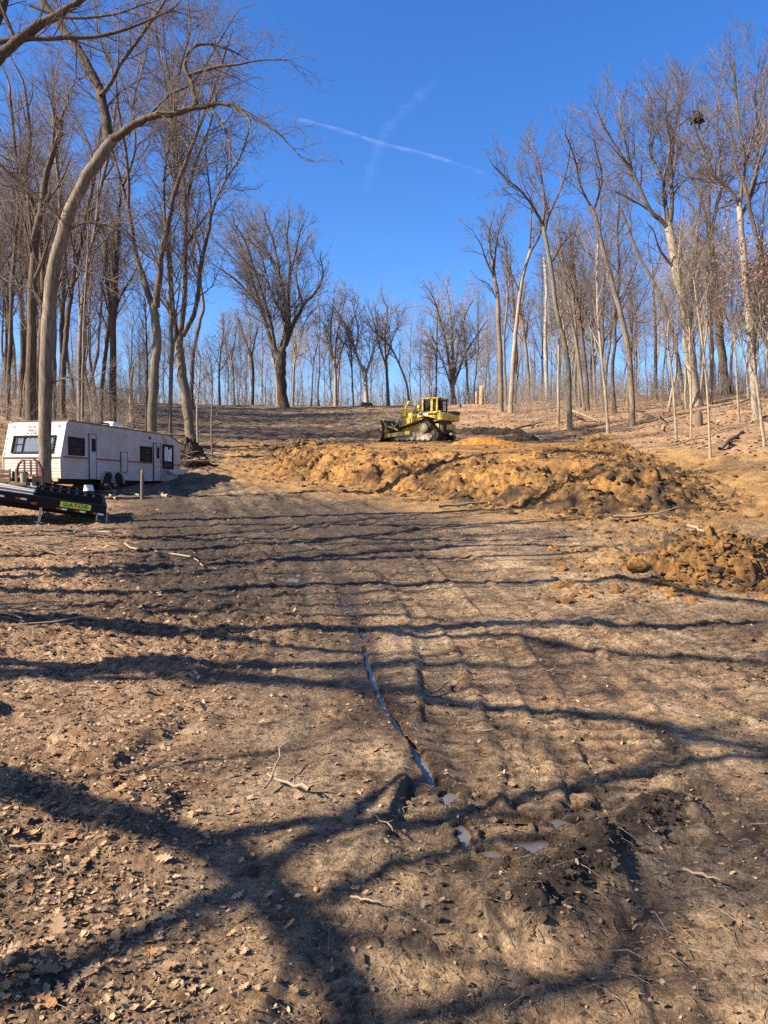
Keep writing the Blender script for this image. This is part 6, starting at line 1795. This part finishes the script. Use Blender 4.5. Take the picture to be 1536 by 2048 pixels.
for y in (-.5, .5): cb(cx0 - .14, cx0 - .08, y - .08, y + .08, 3.08, 3.2, "work_light", 'rubber', .01)
cb(-1.02, -.82, .5, .68, 2.12, 2.25, "tail_lamp", 'cat', .02)
# exhaust, precleaner
m = MB(); m.cyl((.85 + OX, -.1, 2.3), (.85 + OX, -.1, 2.62), .10, n=14); m.cyl((.85 + OX, -.1, 2.62), (.80 + OX, -.1, 3.12), .065, n=12); m.build("exhaust_stack", M['rubber'], bd, True)
m = MB(); m.cyl((1.12 + OX, .15, 2.3), (1.12 + OX, .15, 2.5), .06, n=12); m.cyl((1.12 + OX, .15, 2.5), (1.12 + OX, .15, 2.56), .13, .17, n=16); m.cyl((1.12 + OX, .15, 2.56), (1.12 + OX, .15, 2.76), .17, .14, n=16); m.build("air_precleaner", M['cat'], bd, True)
# lift cylinders, push arms, blade
for s in (1, -1):
    m = MB(); m.cyl((1.75 + OX, .62 * s, 2.92), (2.45 + OX, .55 * s, 1.90), .095, n=14); m.cyl((1.68 + OX, .62 * s, 3.02), (1.80 + OX, .62 * s, 2.85), .12, n=14); m.build("lift_cylinder", M['cat'], bd, True)
    m = MB(); m.cyl((2.45 + OX, .55 * s, 1.90), (3.2 + OX, .5 * s, .98), .045, n=10); m.build("cylinder_rod", M['silver'], bd, True)
    m = MB(); m.box((2.15 + OX, .60 * s, 2.12), (.35, .12, .45), None, .03); m.build("cylinder_yoke", M['cat'], bd)
    m = MB(); m.prism([(x + OX, z) for x, z in [(1.1, .50), (3.25, .30), (3.25, .58), (1.1, .78)]], 1.34 * s - .08, 1.34 * s + .08); m.build("push_arm", M['cat2'], bd)
    m = MB(); m.cyl((2.2 + OX, 1.34 * s, .85), (3.25 + OX, 1.2 * s, 1.18), .075, n=12); m.build("tilt_brace", M['cat'], bd, True)
m = MB(); m.cyl((2.28 + OX, .55, 2.1), (2.22 + OX, .55, 3.35), .035, .03, n=8); m.build("light_pole", M['cat'], bd, True)
m = MB(); m.cyl((3.42 + OX, 1.45, 1.35), (3.40 + OX, 1.45, 3.0), .035, .03, n=8); m.build("blade_sight_pole", M['cat'], bd, True)
bl = MB(); pr = []
for a in np.linspace(-.95, .95, 12): pr.append((3.95 - .62 * math.cos(a) + .0, .82 + .80 * math.sin(a) / math.sin(.95)))
back = [(x - .07, z) for x, z in pr[::-1]]
bl.prism([(x + OX, z) for x, z in pr + back], -1.75, 1.75)
blade = bl.build("blade", M['darksteel'], bd)
m = MB()
for y in (-1.4, -.5, .5, 1.4): m.prism([(x + OX, z) for x, z in [(3.20, .25), (3.33, .25), (3.33, 1.45), (3.20, 1.30), (3.12, .8)]], y - .05, y + .05)
m.span((3.14 + OX, -1.6, .70), (3.24 + OX, 1.6, .90)); m.build("blade_ribs", M['cat2'], blade)
m = MB(); m.span((3.55 + OX, -1.78, -.02), (3.62 + OX, 1.78, .12)); m.build("cutting_edge", M['darksteel'], blade)
B(2.5, 3.0, -.45, .45, 1.35, 1.62, bev=.06).build("trunnion_guard", M['mudsteel'], bd)

# ------------------------------------------------------------------ stumps, brush heap, nest, contrails
def stump(u, v, h, w, label, mat='wood_cut', name='tree_stump', cat='stump', seed=0):
    p = hit(u, v) or at(u, v, 87.0); q = random.Random(seed)
    zg = gz(p[0], p[1]); m = MB(); n = 12; V = []
    for k in range(n):
        a = 2 * PI * k / n; V.append((w / 2 * 1.25 * math.cos(a), w / 2 * 1.25 * math.sin(a), -.2))
    for k in range(n):
        a = 2 * PI * k / n; V.append((w / 2 * math.cos(a), w / 2 * math.sin(a), h * .55))
    for k in range(n):
        a = 2 * PI * k / n; V.append((w / 2 * .8 * math.cos(a), w / 2 * .8 * math.sin(a), h * q.uniform(.72, 1.0)))
    F = [(j * n + k, j * n + (k + 1) % n, (j + 1) * n + (k + 1) % n, (j + 1) * n + k) for j in range(2) for k in range(n)] + [tuple(range(2 * n, 3 * n))]
    return tag(m.add(V, F).build(name, M[mat], None, True, (p[0], p[1], zg)), label, cat)
stump(963, 800, 2.3, .5, "splintered orange snag standing on the ridge left of the twin trunks", seed=1, name='broken_snag', cat='snag')
stump(953, 806, 1.6, .25, "thin pale snag leaning beside the splintered orange one", seed=2, name='broken_snag', cat='snag')
stump(285, 1000, 1.1, .13, "weathered grey post with rusty top in front of the camper", 'stick_dark', 'wooden_post', 'post', 3)
stump(733, 808, .5, 1.5, "wide dark root flare at the foot of the pale crest tree", 'stick_dark', 'root_stump', 'stump', 4)
stump(1397, 852, 1.1, .5, "dark forked stump under the biggest pale trunk", 'stick_dark', 'tree_stump', 'stump', 5)
stump(919, 815, .5, .45, "low cut stump on the ridge right behind the bulldozer", 'stick_dark', 'tree_stump', 'stump', 6)
p = hit(395, 935)
for k in range(16):
    q = random.Random(900 + k); a = q.uniform(0, 6.3); l = q.uniform(.8, 2.4)
    c = (p[0] + q.uniform(-1.6, 1.1), p[1] + q.uniform(-1.3, 1.3)); z = gz(*c)
    stick("brush_branch", "branch", "bare branch in the tangled brush heap at the camper's rear end", (c[0] - l / 2 * math.cos(a), c[1] - l / 2 * math.sin(a), z + q.uniform(.05, .7)), (c[0] + l / 2 * math.cos(a), c[1] + l / 2 * math.sin(a), z + q.uniform(.1, 1.3)), q.uniform(.03, .07), .015, 950 + k, 2, 'stick' if k % 2 else 'stick_dark', absolute=True, group="branches of the brush heap behind the camper")
mound("root_wad", "dark uprooted root ball in the brush heap at the camper's rear end", p[0] - .5, p[1] + .6, 1.3, 1.0, 1.3, M['topsoil'], 260, 60, .3, .6, rough=.7)
bpy.data.objects["root_wad"]['category'] = "root ball"
for cxu, cvv, nb, sd_ in ((60, 1100, 26, 1), (170, 1082, 16, 2), (25, 1245, 9, 3)):
    for k in range(nb):
        q = random.Random(1300 + 50 * sd_ + k); a = q.uniform(-.5, .5) + (PI if q.random() < .5 else 0); l = q.uniform(.4, 1.6)
        h = hit(cxu + q.uniform(-70, 70), cvv + q.uniform(-22, 22))
        z = gz(h[0], h[1])
        stick("brush_branch", "branch", "thin dead branch in the low brush along the left edge, nearer than the flatbed trailer", (h[0] - l / 2 * math.cos(a), h[1] - l / 2 * math.sin(a), z + q.uniform(.0, .12)), (h[0] + l / 2 * math.cos(a), h[1] + l / 2 * math.sin(a), z + q.uniform(.02, .3)), q.uniform(.005, .014), .003, 1500 + 50 * sd_ + k, 2, 'stick_dark2', absolute=True, group="dead branches in the low brush at the left")
# leaf nest
c = at(1397, 238, hit(1512, 840)[1] - 1.0)
db = np.random.default_rng(12)
pt = db.normal(0, .17, (170, 3)) * (1, 1, .8) + np.array(c)
V, F, _m = leafcloud(pt, .13, 5, 'leaf', 2, .05)
tag(link("leaf_nest", mesh_np("leaf_nest", V, F, simple("rotten_nest_leaf", (.05, .034, .022), .9), False)), "dark round leaf nest high in the knobbly tree near the right edge", "nest")

# contrails: thin sheets of ice cloud far up
def contrail(name, label, pix, w, dens, H):
    P = smooth_poly(pix, 10); n = len(P)
    m, nt_, b = new_mat(name)
    for x in list(nt_.nodes):
        if x.type != 'OUTPUT_MATERIAL': nt_.nodes.remove(x)
    o = nt_.nodes['Material Output']
    tr = N(nt_, "ShaderNodeBsdfTransparent"); tl_ = N(nt_, "ShaderNodeBsdfTranslucent"); tl_.inputs[0].default_value = (1, 1, 1, 1)
    uv = N(nt_, "ShaderNodeAttribute", attribute_name="across"); al = N(nt_, "ShaderNodeAttribute", attribute_name="along")
    tc = N(nt_, "ShaderNodeTexCoord"); ns = noise(nt_, .009, 6, .65, tc.outputs['Object'], .6)
    r = ramp(nt_, ns.outputs[0], [(.36, (.15, .15, .15)), (.66, (1, 1, 1))])
    a = N(nt_, "ShaderNodeMath", operation='MULTIPLY'); nt_.links.new(uv.outputs['Fac'], a.inputs[0]); nt_.links.new(r.outputs[0], a.inputs[1])
    a2 = N(nt_, "ShaderNodeMath", operation='MULTIPLY'); nt_.links.new(a.outputs[0], a2.inputs[0]); nt_.links.new(al.outputs['Fac'], a2.inputs[1])
    a3 = N(nt_, "ShaderNodeMath", operation='MULTIPLY'); nt_.links.new(a2.outputs[0], a3.inputs[0]); a3.inputs[1].default_value = dens
    mx = N(nt_, "ShaderNodeMixShader"); nt_.links.new(a3.outputs[0], mx.inputs[0]); nt_.links.new(tr.outputs[0], mx.inputs[1]); nt_.links.new(tl_.outputs[0], mx.inputs[2])
    nt_.links.new(mx.outputs[0], o.inputs[0])
    V, ac, alg = [], [], []
    K = 9
    for i, p in enumerate(P):
        q = P[min(i + 1, n - 1)] - P[max(i - 1, 0)]; q = q / np.linalg.norm(q); nrm = np.array([-q[1], q[0]])
        for k in range(K):
            s = (k / (K - 1) - .5) * 2
            pp = p + nrm * s * w * (1 + .25 * math.sin(i * .7))
            a_, b_ = ray(pp[0], pp[1]); d = (H - CAM[2]) / b_
            V.append((a_ * d, d, H + 12 * (1 - s * s))); ac.append((1 - s * s) ** 2); alg.append(min(1, min(i, n - 1 - i) / (n * .22)))
    F = [(i * K + k, i * K + k + 1, (i + 1) * K + k + 1, (i + 1) * K + k) for i in range(n - 1) for k in range(K - 1)]
    o_ = link(name, mesh_np(name, np.array(V), np.array(F), m, True, {'across': ac, 'along': alg}))
    return tag(o_, label, "contrail")
contrail("contrail", "brighter contrail slanting down to the right across the blue sky", [(545, 232), (600, 242), (680, 262), (760, 288), (830, 305), (900, 325), (990, 356)], 5, .065, 2000)
contrail("contrail", "faint old contrail drifting across the brighter one and curving down", [(880, 160), (850, 185), (810, 225), (775, 262), (755, 310), (740, 355), (732, 400)], 16, .02, 2500)
